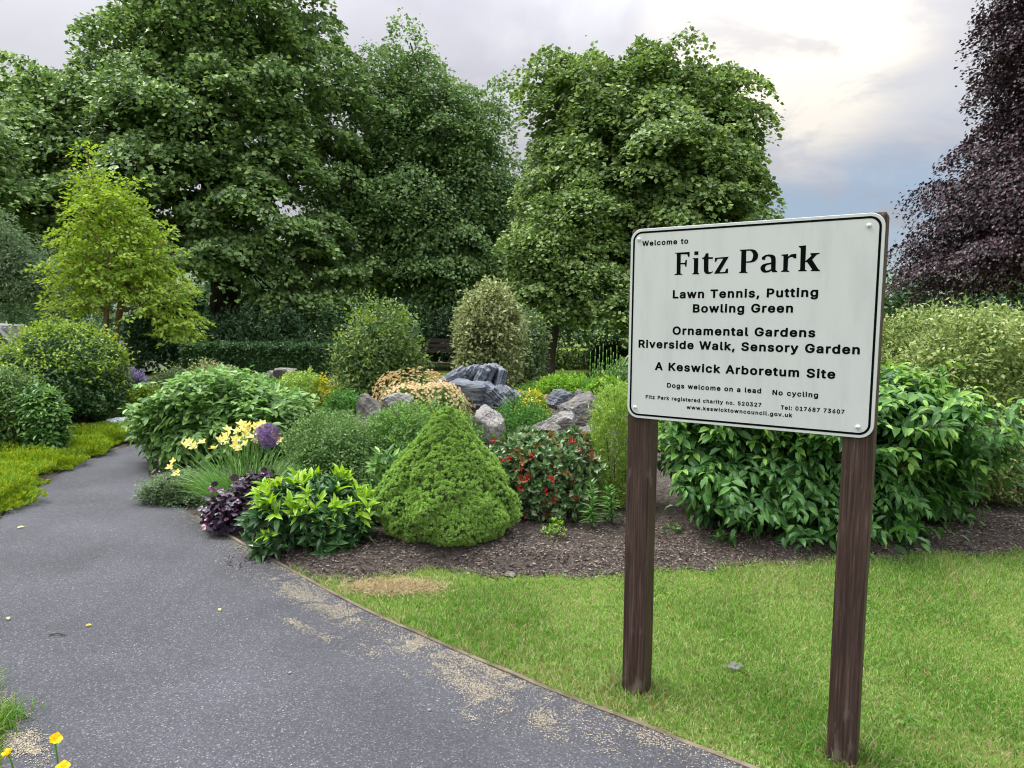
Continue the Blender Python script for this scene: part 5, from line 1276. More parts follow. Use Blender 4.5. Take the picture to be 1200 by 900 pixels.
# lime green shrub with leathery old leaves
sk = shrub("lime_shoot_shrub", "compact shrub with lime green new shoots over dark leathery leaves at the path edge", "shrub", 362, 4.55, 152, 563, n=170, style='whorl', mats=('skim_old', 'skim_new'), tipmat=1, tip=.4, topmat=.02, seed=63, S=.092, lw=.36,
           tmpl=LEAF, K=10, tl=.085, lump=.13, freq=2.8, low=.48, stems=9, upk=.7, rnd=.35, ydepth=.72, zmin=-.7, layers=((0, 1), (.2, .8), (.4, .5)), droop=.12, stem_r=.012)
mb = MB(); p = G(358, 652) + [0, .0, .04]
leaves(mb, LEAF, np.array([p + [0, 0, .06], p + [.012, 0, .055]]), np.array([[.1, -.3, -1], [-.2, -.2, -1.0]]), np.array([[.2, -1, .2], [-.5, -1, .1]]), .085, .4)
mb.build("withered_leaf", ML['deadleaf'], sk)

# dwarf conifer
def dwarf_conifer():
    r = np.random.default_rng(65)
    d = 4.75
    b = foot(524, d); b[2] = float(bed_z(b[0], b[1])) - .02
    top = at(524, 480, d)[2]; hgt = top - b[2]; k = d / F_PX
    root = thing("dwarf_conifer", "dense bright green dwarf conifer shaped like a bell at the lawn edge", "conifer", b)
    # radius profile against height (0..1)
    hz_ = np.array([0, .04, .10, .18, .26, .34, .43, .52, .61, .70, .78, .86, .92, .97, 1.0]); pr_ = np.array([46, 62, 73, 79, 81, 79, 73, 64, 54, 43, 34, 25, 18, 10, 3]) * k
    lump_ = Lump(66, 5.0, .09); lump2 = Lump(67, 13.0, .055)
    mb = MB()
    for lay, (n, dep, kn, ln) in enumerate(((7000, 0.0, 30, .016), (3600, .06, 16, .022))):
        u = r.random(n * 2); R_ = np.interp(u, hz_, pr_)
        keep_ = r.random(n * 2) < (R_ + .02) / R_.max(); u = u[keep_][:n]; R_ = R_[keep_][:n]; m = len(u)
        a = r.uniform(0, 2 * np.pi, m)
        dirs = np.column_stack([np.cos(a), np.sin(a), (u - .4) * 1.6])
        rad = R_ * (lump_(dirs) * lump2(dirs)) * (1 - dep) * (1 - .05 * r.random(m))
        P = b + np.column_stack([np.cos(a) * rad, np.sin(a) * rad, u * hgt])
        slope = np.gradient(pr_, hz_ * hgt); sl = np.interp(u, hz_, slope)
        Nn = unit(np.column_stack([np.cos(a), np.sin(a), -sl]))
        D = unit(Nn + [0, 0, .5] + r.normal(0, .2, (m, 3)))
        # each shoot tip is a little brush of needles
        Pk = np.repeat(P, kn, 0); Dk = np.repeat(D, kn, 0)
        Yk = unit(Dk * .75 + unit(r.normal(0, 1, (m * kn, 3))) * 1.0)
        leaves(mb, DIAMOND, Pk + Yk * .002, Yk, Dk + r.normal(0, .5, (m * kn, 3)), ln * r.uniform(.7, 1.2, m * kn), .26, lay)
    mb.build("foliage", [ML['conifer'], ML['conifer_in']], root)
    mb = MB(); tube(mb, [b + [0, 0, -.05], b + [0, 0, hgt * .5], b + [0, 0, hgt * .93]], [.03, .02, .005], 6)
    for i in range(40):
        z = r.uniform(.05, .8); a = r.uniform(0, 6.28); R_ = np.interp(z, hz_, pr_) * .85
        tube(mb, [b + [0, 0, z * hgt * .8], b + [math.cos(a) * R_, math.sin(a) * R_, z * hgt]], [.008, .003], 4)
    mb.build("trunk", MS['twig'], root)
dwarf_conifer()

# purple heuchera
def heuchera(px, d, w, tp, seed, label, base_py=None):
    r = np.random.default_rng(seed)
    b = foot(px, d); b[2] = float(bed_z(b[0], b[1]))
    hgt = at(px, tp, d)[2] - b[2]; rx = w * .5 * d / F_PX
    root = thing("purple_heuchera", label, "plant", b, "purple leaved plants at the path edge")
    n = 420
    P, Nn = envelope(n, b + [0, 0, hgt * .35], rx, rx * .8, hgt * .65, hgt * .34, seed, r, .15, 3, -.6, r.random(n) * .28)
    mb = MB()
    leaves(mb, ROUND, P, unit(Nn * [1, 1, .3] + r.normal(0, .4, (n, 3)) - [0, 0, .3]), Nn * .8 + [0, 0, .7] + r.normal(0, .35, (n, 3)), .062 * r.uniform(.65, 1.25, n), 1.0)
    mb.V = [np.column_stack([v[:, 0], v[:, 1], np.maximum(v[:, 2], b[2] + .005)]) for v in mb.V]
    mb.build("foliage", ML['heuchera'], root)
    mb = MB()
    for i in range(0, n, 4):
        tube(mb, [b + r.normal(0, .02, 3) * [1, 1, 0], (b + P[i]) / 2 + [0, 0, .03], P[i]], [.003, .002, .0015], 4)
    mb.build("stem", ML['heuchera'], root)
heuchera(266, 4.95, 78, 572, 71, "dark purple heuchera with silvery sheen spilling onto the asphalt edge")
heuchera(298, 5.1, 52, 552, 72, "smaller dark purple heuchera squeezed between the yellow flowers and the lime green shrub")

# trailing plant at the path's edge
def trailing():
    r = np.random.default_rng(73)
    root = shrub("trailing_plant", "low grey green trailing plant spreading over the asphalt below the yellow flowers", "plant", 212, 5.75, 112, 543, n=700, style='pairs', mats=('trail', 'dark_shrub'), mixmat=.2, seed=73, S=.028, lw=.42, tmpl=DIAMOND, K=12, tl=.14,
                 low=.25, lump=.16, stems=0, upk=.05, ydepth=.8, droop=.05, rnd=.4)
    return root
trailing()

# yellow flowered strap leaved clump
def iris():
    r = np.random.default_rng(75)
    d = 5.35
    b = foot(280, d); b[2] = float(bed_z(b[0], b[1]))
    root = thing("yellow_flower_clump", "clump of grassy strap leaves topped with pale yellow flowers beside the path", "flowers", b)
    n = 620
    a = r.uniform(0, 6.28, n); rr = .17 * np.sqrt(r.random(n))
    O = b + np.column_stack([np.cos(a) * rr * 1.2, np.sin(a) * rr, np.zeros(n)])
    D = np.column_stack([np.cos(a) * rr * 3.2 + r.normal(0, .16, n) - .10, np.sin(a) * rr * 3 + r.normal(0, .16, n), np.full(n, 1.0)])
    mb = MB(); blades(mb, O, D, r.uniform(.34, .62, n), r.uniform(.006, .011, n), r.uniform(.1, .75, n), 5, 0, 75)
    mb.build("foliage", ML['strap'], root)
    spots = [(262, 512), (271, 508), (268, 520), (279, 506), (286, 512), (277, 516), (292, 504), (299, 500), (307, 498), (303, 510), (296, 514), (313, 502), (287, 500), (319, 505), (325, 516), (289, 521), (274, 524), (310, 514),
             (266, 505), (283, 499), (291, 511), (302, 505), (310, 506), (298, 517), (322, 511), (265, 516), (286, 506), (294, 498), (256, 517), (222, 518), (216, 523), (229, 524), (205, 541), (200, 549), (208, 556), (238, 520), (252, 527), (281, 526)]
    for i, (px, py) in enumerate(spots):
        p = at(px, py, d + r.uniform(-.14, .14))
        o = b + np.array([(p[0] - b[0]) * .25, (p[1] - b[1]) * .3, 0])
        mb = MB(); tube(mb, [o, o * .45 + p * .55 + [0, 0, .06], p - [0, 0, .012]], [.0035, .003, .0025], 4)
        mb.build("flower_stalk", ML['strap'], root)
        mb = MB(); ax = unit(np.array([r.normal(0, .6), -.5 + r.normal(0, .4), .7]))
        A = unit(np.cross(ax, [.2, .9, .1])); B = np.cross(ax, A)
        ang = np.arange(6) * 1.047 + r.uniform(0, 1)
        rad = np.cos(ang)[:, None] * A + np.sin(ang)[:, None] * B
        opn = np.where(np.arange(6) % 2 == 0, .95, .55)[:, None]
        leaves(mb, LEAF, np.tile(p, (6, 1)), rad * opn + ax * .7 - [0, 0, .1], ax - rad * .4, r.uniform(.042, .058), .66)
        leaves(mb, OVAL, np.tile(p, (3, 1)), ax + rad[:3] * .25, rad[:3], .03, .5)
        mb.build("flower", ML['cream'], root)
iris()

# allium
def allium():
    r = np.random.default_rng(77)
    d = 5.2; p = at(313, 511, d); b = foot(318, d); b[2] = float(bed_z(b[0], b[1]))
    root = thing("allium_flower", "single round purple allium head on a tall stalk among the yellow flowers", "flower", b)
    mb = MB(); tube(mb, [b, b * .5 + p * .5 + [.01, 0, .02], p], [.005, .0045, .004], 6); mb.build("flower_stalk", ML['strap'], root)
    mb = MB(); n = 190; dd = sphere_dirs(n, -1, 1, r); R_ = .088
    q = p + dd * R_ * r.uniform(.62, 1.08, n)[:, None]
    A = unit(np.cross(dd, r.normal(0, 1, (n, 3)))); B = np.cross(dd, A)
    for k in range(5):
        a = 1.2566 * k; rad = math.cos(a) * A + math.sin(a) * B
        leaves(mb, DIAMOND, q, rad + dd * .35, dd, .030, .22)
    for i in range(n):
        pass
    leaves(mb, NEEDLE, np.tile(p, (n, 1)), dd, A, R_ * .9, .02)
    mb.build("flower_head", ML['purple'], root)
allium()

# lilies, seedling
def lily(px, py, d, top, lean, seed, label, dense=1.0):
    r = np.random.default_rng(seed)
    b = foot(px, d); b[2] = float(bed_z(b[0], b[1])); t = at(px + lean, top, d)
    root = thing("lily_plant", label, "plant", b, "lily shoots beside the left sign post")
    mb = MB(); pts = np.array([b, b * .5 + t * .5 + [.01, 0, 0], t]); tube(mb, pts, [.006, .005, .003], 5)
    mb.build("stem", ML['lily'], root)
    n = int(95 * dense); u = np.sort(r.uniform(.12, 1.0, n)); a = np.arange(n) * 2.4
    O = b * (1 - u)[:, None] + t * u[:, None]
    rad = np.column_stack([np.cos(a), np.sin(a), np.zeros(n)])
    mb = MB(); blades(mb, O, rad + np.column_stack([np.zeros((n, 2)), .25 + 1.3 * u ** 3]), .105 * (1 - .45 * u ** 2) * r.uniform(.8, 1.2, n), .012, r.uniform(.2, .6, n), 4, 0, seed)
    mb.build("foliage", ML['lily'], root)
lily(698, 632, 4.95, 566, -5, 81, "paler lily shoot with narrow leaves, further from the left sign post")
lily(722, 625, 5.05, 572, -8, 82, "darker lily shoot right against the left sign post")
shrub("seedling", "small light green seedling alone on the bark mulch", "plant", 651, 4.72, 34, 612, n=16, style='whorl', mats=('lime_leaf', 'fern'), mixmat=.5, seed=83, S=.034, lw=.55, tmpl=OVAL, K=6, tl=.04, low=.45, stems=6, upk=.9, stem_r=.003)
shrub("seedling", "leafy seedling under the big shrub between the sign posts", "plant", 858, 4.6, 30, 628, n=7, style='whorl', mats=('laurel', 'viburnum'), mixmat=.4, seed=84, S=.055, lw=.5, tmpl=OVAL, K=6, tl=.05, low=.45, stems=4, upk=.9, stem_r=.003)
shrub("seedling", "tiny weed on the mulch just right of the left sign post", "plant", 797, 4.85, 26, 622, n=10, style='whorl', mats=('viburnum',), seed=85, S=.03, lw=.4, tmpl=OVAL, K=6, tl=.04, low=.45, stems=4, upk=.9, stem_r=.003)

# reeds
def reeds():
    r = np.random.default_rng(87)
    d = 9.0
    b = foot(706, d); root = thing("horsetail_reeds", "stand of thin upright blue green reeds above the boulders", "reeds", b)
    mb = MB()
    for px, tp in ((692, 412), (698, 408), (703, 405), (707, 402), (711, 409), (716, 406), (719, 412), (723, 404), (701, 420), (713, 418), (727, 415), (695, 425), (705, 428)):
        o = foot(px + r.uniform(-2, 2), d + r.uniform(-.12, .12)); t = at(px, tp, d)
        s_ = MB()
        k = 8
        for i in range(k):
            u0, u1 = i / k, (i + 1) / k - .01
            tube(s_, [o * (1 - u0) + t * u0, o * (1 - u1) + t * u1], [.010 - .004 * u0, .009 - .004 * u1], 5)
        s_.build("stem", ML['lily'], root)
    n = 300
    a = r.uniform(0, 6.28, n); O = b + np.column_stack([np.cos(a), np.sin(a), np.zeros(n)]) * (.28 * np.sqrt(r.random(n)))[:, None]
    O[:, 2] = H(O[:, 0], O[:, 1])
    blades(mb, O, r.normal(0, .15, (n, 3)) + [0, 0, 1], r.uniform(.2, .5, n), .012, r.uniform(0, .3, n), 3)
    mb.build("foliage", ML['lily'], root)
reeds()

# --- left bed
GD = "dark shrubs left of the path"
shrub("evergreen_shrub", "large dark evergreen shrub with yellow green tips left of the path", "shrub", 66, 8.9, 150, 383, n=1800, mats=('dark_shrub', 'tip_shrub'), tipmat=1, tip=.6, topmat=.12, seed=91, S=.052, lw=.5, tmpl=DIAMOND, K=9, tl=.18, low=.45,
      lump=.15, freq=3, stems=8, group=GD, zmin=-.9)
shrub("evergreen_shrub", "dark evergreen shrub cut by the left edge of the picture, nearest the path", "shrub", -2, 7.5, 120, 424, n=1100, mats=('round_bush', 'viburnum'), mixmat=.3, seed=92, S=.045, lw=.5, tmpl=DIAMOND, K=9, tl=.15, low=.45, stems=6, group=GD, zmin=-.9)
shrub("spreading_shrub", "light green leafy shrub in front of the large dark evergreen", "shrub", 46, 7.25, 62, 446, n=220, style='pairs', mats=('laurel', 'viburnum'), mixmat=.5, seed=93, S=.075, lw=.5, tmpl=OVAL, K=8, tl=.18, low=.45, stems=6, droop=.3)
GE = "golden heathers edging the path"
for i, (yy_, off, w_, h_, lab) in enumerate((
        (5.50, .42, 1.1, .24, "golden green heather cushion nearest the camera along the left path edge"),
        (6.25, .50, 1.0, .22, "second golden green heather cushion from the camera along the left path edge"),
        (6.95, .48, 1.0, .22, "golden green heather cushion in the middle of the left path edging"),
        (7.65, .46, 1.0, .22, "fourth golden green heather cushion from the camera along the left path edge"),
        (8.45, .46, 1.1, .24, "golden green heather cushion furthest along the left path edge"),
        (6.5, 1.1, 1.0, .24, "heather cushion between the evergreen shrubs and the nearer path edging"),
        (7.6, 1.1, 1.0, .24, "heather cushion between the evergreen shrubs and the further path edging"),
        (5.0, 1.0, 1.2, .26, "golden heather cushion cut by the left edge of the picture"))):
    hx_ = float(path_left_x(yy_)) - off
    zt = CAM_Z - float(H(hx_, yy_)) - h_
    pxh = 600 + F_PX * hx_ / yy_
    shrub("golden_heather", lab, "plant", pxh, yy_, w_ * F_PX / yy_, 450 - F_PX * math.tan(math.atan2(h_ + float(H(hx_, yy_)) - CAM_Z, yy_) + PITCH), n=3000, style='needles', mats=('gold', 'fern'), mixmat=.25, seed=440 + i, S=.030, lw=.28, tmpl=DIAMOND, K=6,
          tl=.035, low=.2, stems=0, group=GE, stray=.0, ydepth=.85, lump=.24, freq=4.5, upk=.9, rnd=.35, pos=(hx_, yy_, float(H(hx_, yy_))))
GB = "low plants around the young acer"
for i, (px, d, w, tp, m, lab) in enumerate((
        (160, 10.2, 60, 450, 'tip_shrub', "yellow green low shrub at the foot of the young acer"),
        (215, 11.2, 70, 430, 'greygreen', "grey green leafy plant right of the acer's stems"),
        (245, 12.0, 60, 425, 'cream_leaf', "dull pinkish cream low bush above the wide light green shrub"),
        (190, 9.6, 60, 462, 'mound', "light green plant between the acer and the wide light green shrub"),
        (112, 9.5, 60, 472, 'viburnum', "soft green plant beside the pale blue stone"),
        (330, 12.5, 90, 440, 'mound_deep', "flat green plant in front of the clipped hedge"))):
    shrub("border_plant", lab, "plant", px, d, w, tp, n=480, mats=(m,), seed=460 + i, S=.05, lw=.5, tmpl=DIAMOND, K=8, tl=.12, low=.4, stems=3, group=GB, ydepth=.8)
lv = shrub("lavender_plant", "lilac flowering plant glimpsed behind the acer's stems", "plant", 150, 11.5, 44, 430, n=300, mats=('greygreen', 'lavender'), tipmat=1, tip=.8, topmat=-.2, seed=470, S=.045, lw=.4, tmpl=DIAMOND, K=8, tl=.12, low=.4, stems=3, ydepth=.8)


# ------------------------------------------------------------------ rocks
def rock(name, label, p, size, mat, seed, group=None, rz=0.0, sub=5, rough=.10, sharp=0, parent=None, tilt=(0, 0)):
    import bmesh
    bm = bmesh.new(); bmesh.ops.create_icosphere(bm, subdivisions=sub, radius=1)
    r = np.random.default_rng(seed)
    co = np.array([v.co[:] for v in bm.verts]); F = [tuple(v.index for v in f.verts) for f in bm.faces]; bm.free()
    d = unit(co)
    # planes cut the ball into facets
    pl_ = unit(r.normal(0, 1, (16 + sharp, 3))); of = r.uniform(.60, .92, 16 + sharp)
    s = np.full(len(d), 1.15)
    for q, o_ in zip(pl_, of):
        c = d @ q
        s = np.minimum(s, np.where(c > .05, o_ / np.maximum(c, .05), 9))
    s = s * (Lump(seed, 5, rough * .5)(d)) * (Lump(seed + 1, 14, rough * .3)(d)) * (Lump(seed + 2, 34, rough * .22)(d))
    V = d * s[:, None] * np.asarray(size) * .5 * 1.15
    cx, sx = math.cos(tilt[0]), math.sin(tilt[0]); V = V @ np.array([[1, 0, 0], [0, cx, sx], [0, -sx, cx]])
    cy_, sy = math.cos(tilt[1]), math.sin(tilt[1]); V = V @ np.array([[cy_, 0, -sy], [0, 1, 0], [sy, 0, cy_]])
    ca, sa = math.cos(rz), math.sin(rz); V = V @ np.array([[ca, sa, 0], [-sa, ca, 0], [0, 0, 1]])
    mb = MB(); mb.add(V, F, 0, False)
    if parent is not None:
        mb.V = [v + p for v in mb.V]
        return mb.build(name, MS[mat], parent)
    o = mb.build(name, MS[mat], None, local=True); o.location = [float(k_) for k_ in p]
    return tag(o, label, "rock", group)


def rock_px(label, px, py_top, py_bot, w_px, d, mat, seed, deep=.8, **kw):
    k = d / F_PX
    top = at(px, py_top, d); z0 = at(px, py_bot, d)[2]
    h = (top[2] - z0) * 1.35
    return rock("rock", label, (top[0], top[1], top[2] - h * .5), (w_px * k * 1.08, w_px * k * deep, h), mat, seed, "rocks of the rockery", **kw)


rock_px("largest rounded grey boulder with furrowed top under the upright reeds", 682, 466, 500, 58, 7.1, 'rock', 501)
rock_px("small rounded pale boulder in front of the largest grey boulder", 660, 486, 505, 34, 6.5, 'rock_pale', 502)
rock_px("dull grey boulder below the largest one beside the juniper", 689, 498, 520, 34, 6.0, 'rock', 503)
rock_px("angular pale boulder between the dwarf conifer's tip and the deep green cushion", 572, 474, 512, 34, 6.5, 'rock_pale', 504)
rock_px("half buried grey stone just above the red flowering shrub", 636, 494, 508, 30, 6.2, 'rock', 505)
rock_px("upright brown stone among the plants left of the dwarf conifer", 421, 488, 522, 22, 6.5, 'rock_brown', 506, deep=.6)
rock_px("flat grey stone leaning beside the upright brown stone", 437, 462, 500, 26, 7.0, 'rock', 507, tilt=(0, -.5))
rock_px("grey stone at the left foot of the peach flowered bush", 466, 461, 478, 30, 7.0, 'rock_pale', 508)
rock_px("low grey stone left of the upright brown stone", 404, 500, 518, 22, 6.6, 'rock', 509)
rock_px("pair end of small grey rocks in front of the hedge, the wider one", 333, 431, 442, 26, 11.2, 'rock', 510)
rock_px("small grey stone at the right end of the rocks in front of the hedge", 318, 434, 443, 14, 11.4, 'rock_pale', 511)
rock_px("grey slate chunk right of the yellow cushion near the outcrop", 655, 460, 476, 26, 7.7, 'slate', 512)
rock_px("small pale upright stone left of the reeds", 679, 456, 468, 8, 8.6, 'rock_pale', 513)
rock_px("pale stone half hidden beside the left yellow cushion", 398, 462, 472, 18, 9.4, 'rock_pale', 514)
o = rock_px("pale bluish white stone lying at the golden heather's far end", 137, 489, 499, 24, 9.0, 'sheet', 515, deep=.6)

# slate outcrop: one mass of tilted beds
D8 = 8.1
b = foot(552, D8)
oc = thing("slate_outcrop", "stack of tilted dark blue grey slate beds rising behind the peach flowers", "rocks", b)
rs = np.random.default_rng(520)
def slab(p, size, seed, rz, tilt):
    """a tabular block with a chipped, layered outline"""
    r = np.random.default_rng(seed)
    n = 22; a = np.arange(n) / n * 2 * np.pi
    c, s_ = np.cos(a), np.sin(a)
    q = np.maximum(np.abs(c), np.abs(s_))
    base = np.column_stack([c / q, s_ / q]) * (1 - .16 * r.random((n, 1)))
    V = []; lev = 9
    for i in range(lev):
        u = i / (lev - 1)
        rad = (1 - .10 * abs(2 * u - 1) ** 3) * (1 + r.normal(0, .045))
        xy = base * rad * (1 + r.normal(0, .018, (n, 1)))
        V.append(np.column_stack([xy[:, 0], xy[:, 1], np.full(n, 2 * u - 1) + r.normal(0, .05, n)]))
    V = np.concatenate(V + [[[0, 0, -1.0]], [[0, 0, 1.0]]]) * np.asarray(size) * .5
    F = [(i * n + j, i * n + (j + 1) % n, (i + 1) * n + (j + 1) % n, (i + 1) * n + j) for i in range(lev - 1) for j in range(n)]
    F += [((j + 1) % n, j, lev * n) for j in range(n)] + [((lev - 1) * n + j, (lev - 1) * n + (j + 1) % n, lev * n + 1) for j in range(n)]
    cx, sx = math.cos(tilt[0]), math.sin(tilt[0]); V = V @ np.array([[1, 0, 0], [0, cx, sx], [0, -sx, cx]])
    cy_, sy = math.cos(tilt[1]), math.sin(tilt[1]); V = V @ np.array([[cy_, 0, -sy], [0, 1, 0], [sy, 0, cy_]])
    ca, sa = math.cos(rz), math.sin(rz); V = V @ np.array([[ca, sa, 0], [-sa, ca, 0], [0, 0, 1]])
    mb = MB(); mb.add(V + p, F)
    return mb.build("slate_slab", MS['slate'], oc)


slabs = [  # centre, length, thickness, tilt of the bedding
    (528, 445, 34, 13, .55), (536, 438, 26, 10, .62), (546, 441, 28, 11, .85), (556, 439, 28, 10, 1.0), (566, 440, 28, 11, 1.1), (576, 438, 26, 10, 1.2), (585, 442, 24, 9, 1.3), (541, 449, 26, 10, .7),
    (550, 458, 42, 20, -.12), (538, 470, 40, 18, .06), (566, 462, 34, 13, -.5), (577, 460, 34, 12, -.6), (588, 463, 26, 11, -.75), (598, 462, 22, 9, -.8), (562, 474, 44, 14, .05), (608, 464, 20, 9, -.4),
    (524, 458, 26, 15, .35), (590, 472, 28, 12, -.05)]
for i, (px, py, w, h, tl_) in enumerate(slabs):
    k = D8 / F_PX
    p = at(px, py + 1, D8 + (-.25 if py > 452 else .1) + rs.uniform(-.06, .06))
    slab(p, (w * k * 1.05, .36, h * k * 1.15), 530 + i, rs.uniform(-.25, .25), (rs.uniform(-.15, .15), -tl_))

# ------------------------------------------------------------------ bench beyond the bushes
bb = foot(515, 14.5)
bn = thing("park_bench", "dark timber park bench in the shade between the rounded bush and the oval variegated bush", "bench", bb)
zc = at(515, 409, 14.5)[2]
mb = MB()
for dz in (0, .11, .22):
    box(mb, bb + [0, .22, zc - bb[2] + dz - .05], (1.5, .03, .08))
mb.build("backrest", MS['bench'], bn)
sz = max(.2, zc - bb[2] - .30)
mb = MB()
for dy in (-.2, -.08, .04):
    box(mb, bb + [0, dy, sz], (1.5, .10, .03))
mb.build("seat", MS['bench'], bn)
for sx in (-.7, .7):
    for dy, hh_ in ((-.2, sz - .015), (.2, zc - bb[2] + .2)):
        mb = MB(); box(mb, bb + [sx, dy, hh_ / 2 - .02], (.07, .06, hh_ + .04)); mb.build("leg", MS['bench'], bn)


# ------------------------------------------------------------------ white cars beyond the left shrubs
def car(label, px_mid, d, roof_py, length, hgt, rz):
    p = at(px_mid, roof_py, d); gz = float(H(p[0], p[1]))
    root = thing("parked_car", label, "car", (p[0], p[1], p[2] - hgt), "white cars parked beyond the left shrubs", rz)
    L_ = length / 2; W = .88
    prof = [(-L_, .35), (-L_ + .02, .75), (-L_ + .25, .92), (-L_ * .55, hgt * .97), (-L_ * .1, hgt), (L_ * .22, hgt * .97), (L_ * .52, .98), (L_ * .93, .80), (L_, .62), (L_, .32)]
    st = [(1.0, W), (.995, W), (.98, W)]
    mb = MB(); n = len(prof)
    def yw(z):
        return W - (max(0, z - .9)) * .28
    V = [(x, s_ * yw(z), z) for s_ in (-1, 1) for x, z in prof]
    F = [(i, (i + 1) % n, n + (i + 1) % n, n + i) for i in range(n)] + [tuple(range(n))[::-1], tuple(range(n, 2 * n))]
    mb.add(np.array(V), F); mb.build("body", MS['white_paint'], root, local=True)
    z0, z1 = .98, hgt * .93
    for s_ in (-1, 1):
        for x0, x1, x2, x3 in ((-L_ * .62, -L_ * .06, -L_ * .06, -L_ * .44), (-L_ * .03, L_ * .44, L_ * .22, -L_ * .03)):
            mb = MB(); q = [(x0, z0), (x1, z0), (x2, z1), (x3, z1)]
            mb.add(np.array([(x, s_ * (yw(z) + .012), z) for x, z in q] + [(x, s_ * (yw(z) - .05), z) for x, z in q]), [(0, 1, 2, 3), (4, 7, 6, 5), (0, 4, 5, 1), (1, 5, 6, 2), (2, 6, 7, 3), (3, 7, 4, 0)])
            mb.build("window", MS['glass'], root, local=True)
    for (xa, za), (xb, zb) in (((L_ * .50, 1.0), (L_ * .25, hgt * .95)), ((-L_ + .27, .95), (-L_ * .58, hgt * .94))):
        mb = MB(); sg = 1 if xa > 0 else -1
        mb.add(np.array([(xa + sg * .02, -yw(za) + .1, za + .01), (xa + sg * .02, yw(za) - .1, za + .01), (xb + sg * .02, yw(zb) - .1, zb + .01), (xb + sg * .02, -yw(zb) + .1, zb + .01)]), [(0, 1, 2, 3)])
        mb.build("windscreen", MS['glass'], root, local=True)
    for s_ in (-1, 1):
        for x in (-L_ * .62, L_ * .62):
            a = np.arange(20) / 20 * 2 * np.pi
            for nm, rad, y0, y1, mt in (("wheel", .31, W - .18, W + .02, 'rubber'), ("rim", .20, W - .05, W + .03, 'rim')):
                mb = MB(); V = np.concatenate([np.column_stack([x + rad * np.cos(a), np.full(20, s_ * y), .31 + rad * np.sin(a)]) for y in (y0, y1)])
                mb.add(V, [(i, (i + 1) % 20, 20 + (i + 1) % 20, 20 + i) for i in range(20)] + [tuple(range(20)), tuple(range(20, 40))[::-1]])
                o = mb.build(nm, MS[mt], root, local=True)
                if nm == "wheel":
                    wh = o
                else:
                    o.parent = wh
        mb = MB(); box(mb, (-L_ - .005, s_ * .62, .72), (.04, .2, .14)); mb.build("tail_light", MS['lamp'], root, local=True)
        mb = MB(); box(mb, (L_ - .0, s_ * .58, .66), (.05, .28, .13)); mb.build("headlight", MS['rim'], root, local=True)
    return root


car("white car with a high roof showing above the dark evergreen at the left edge", -8, 20.5, 379, 4.3, 1.60, .12)
car("lower white car glimpsed through the acer's stems", 112, 24.5, 397.5, 4.2, 1.42, .05)

# ------------------------------------------------------------------ lawn, litter, small things
rg = np.random.default_rng(601)
NB = 1150000
y = rg.uniform(.9, 5.3, NB); x = rg.uniform(-2.0, 8.0, NB)
keep = (x > path_right_x(y) + .02) & (y < bed_front_y(x) + .05 + rg.normal(0, .03, NB)) & (rg.random(NB) < np.clip(1.25 - (x - (y * .80 + .4)) / 1.6, .30, 1)) & (rg.random(NB) < np.minimum(1, (2.5 / y) ** 1.3))
# worn: around the posts and a few thin patches
pr_w = s_left + np.array([math.sin(YAW), -math.cos(YAW)]) * .85
thin = np.clip(fbm(x, y, 21, 2.6, 4) - .55, 0, 1) * 1.2
for c in (s_left + [.05, .0], pr_w):
    thin = np.maximum(thin, .85 * np.exp(-((x - c[0]) ** 2 + (y - c[1]) ** 2) / .012))
bp = G(462, 690)
brown = np.exp(-(((x - bp[0]) / .24) ** 2 + ((y - bp[1]) / .10) ** 2) ** 1.5)
keep &= rg.random(NB) > thin * .7
x, y, brown, thin = x[keep], y[keep], brown[keep], thin[keep]
n = len(x)
tuft = fbm(x, y, 22, 1.8, 4)
hgt = (.024 + .013 * np.clip(tuft, -1, 1.8)) * rg.uniform(.55, 1.35, n) * (1 - .45 * brown)
near_edge = np.exp(-((x - path_right_x(y)) / .05) ** 2)
hgt *= 1 + .5 * near_edge
post_d = np.minimum(np.hypot(x - s_left[0] - .05, y - s_left[1]), np.hypot(x - pr_w[0], y - pr_w[1]))
hgt *= 1 + 1.3 * np.exp(-((post_d - .13) / .05) ** 2) * (rg.random(n) < .4)
dryp = .10 + .75 * brown + .22 * np.clip(fbm(x, y, 23, 2.2, 4), 0, 1) + .2 * thin + .25 * near_edge
mat = np.where(rg.random(n) < dryp, 1, np.where(rg.random(n) < np.clip(fbm(x, y, 25, 2.4, 4) * .8 + .15, 0, .8), 2, 0))
D = np.column_stack([rg.normal(0, .42, n), rg.normal(0, .42, n), np.ones(n)])
mb = MB(); blades(mb, np.column_stack([x, y, H(x, y)]), D, hgt * 1.25, rg.uniform(.0022, .0045, n), rg.uniform(.1, .8, n), 2, mat, 5)
NH_ = 5200
ah = rg.normal(0, 1, (NH_, 2)) * .55
hx2 = bp[0] + ah[:, 0] * .24; hy2 = bp[1] - .02 + ah[:, 1] * .10
blades(mb, np.column_stack([hx2, hy2, H(hx2, hy2) + rg.uniform(.004, .03, NH_)]), rg.normal(0, 1, (NH_, 3)) * [1, 1, .35] + [0, 0, .2], rg.uniform(.02, .05, NH_), rg.uniform(.002, .004, NH_), rg.uniform(.1, .8, NH_), 2, 1, 7)
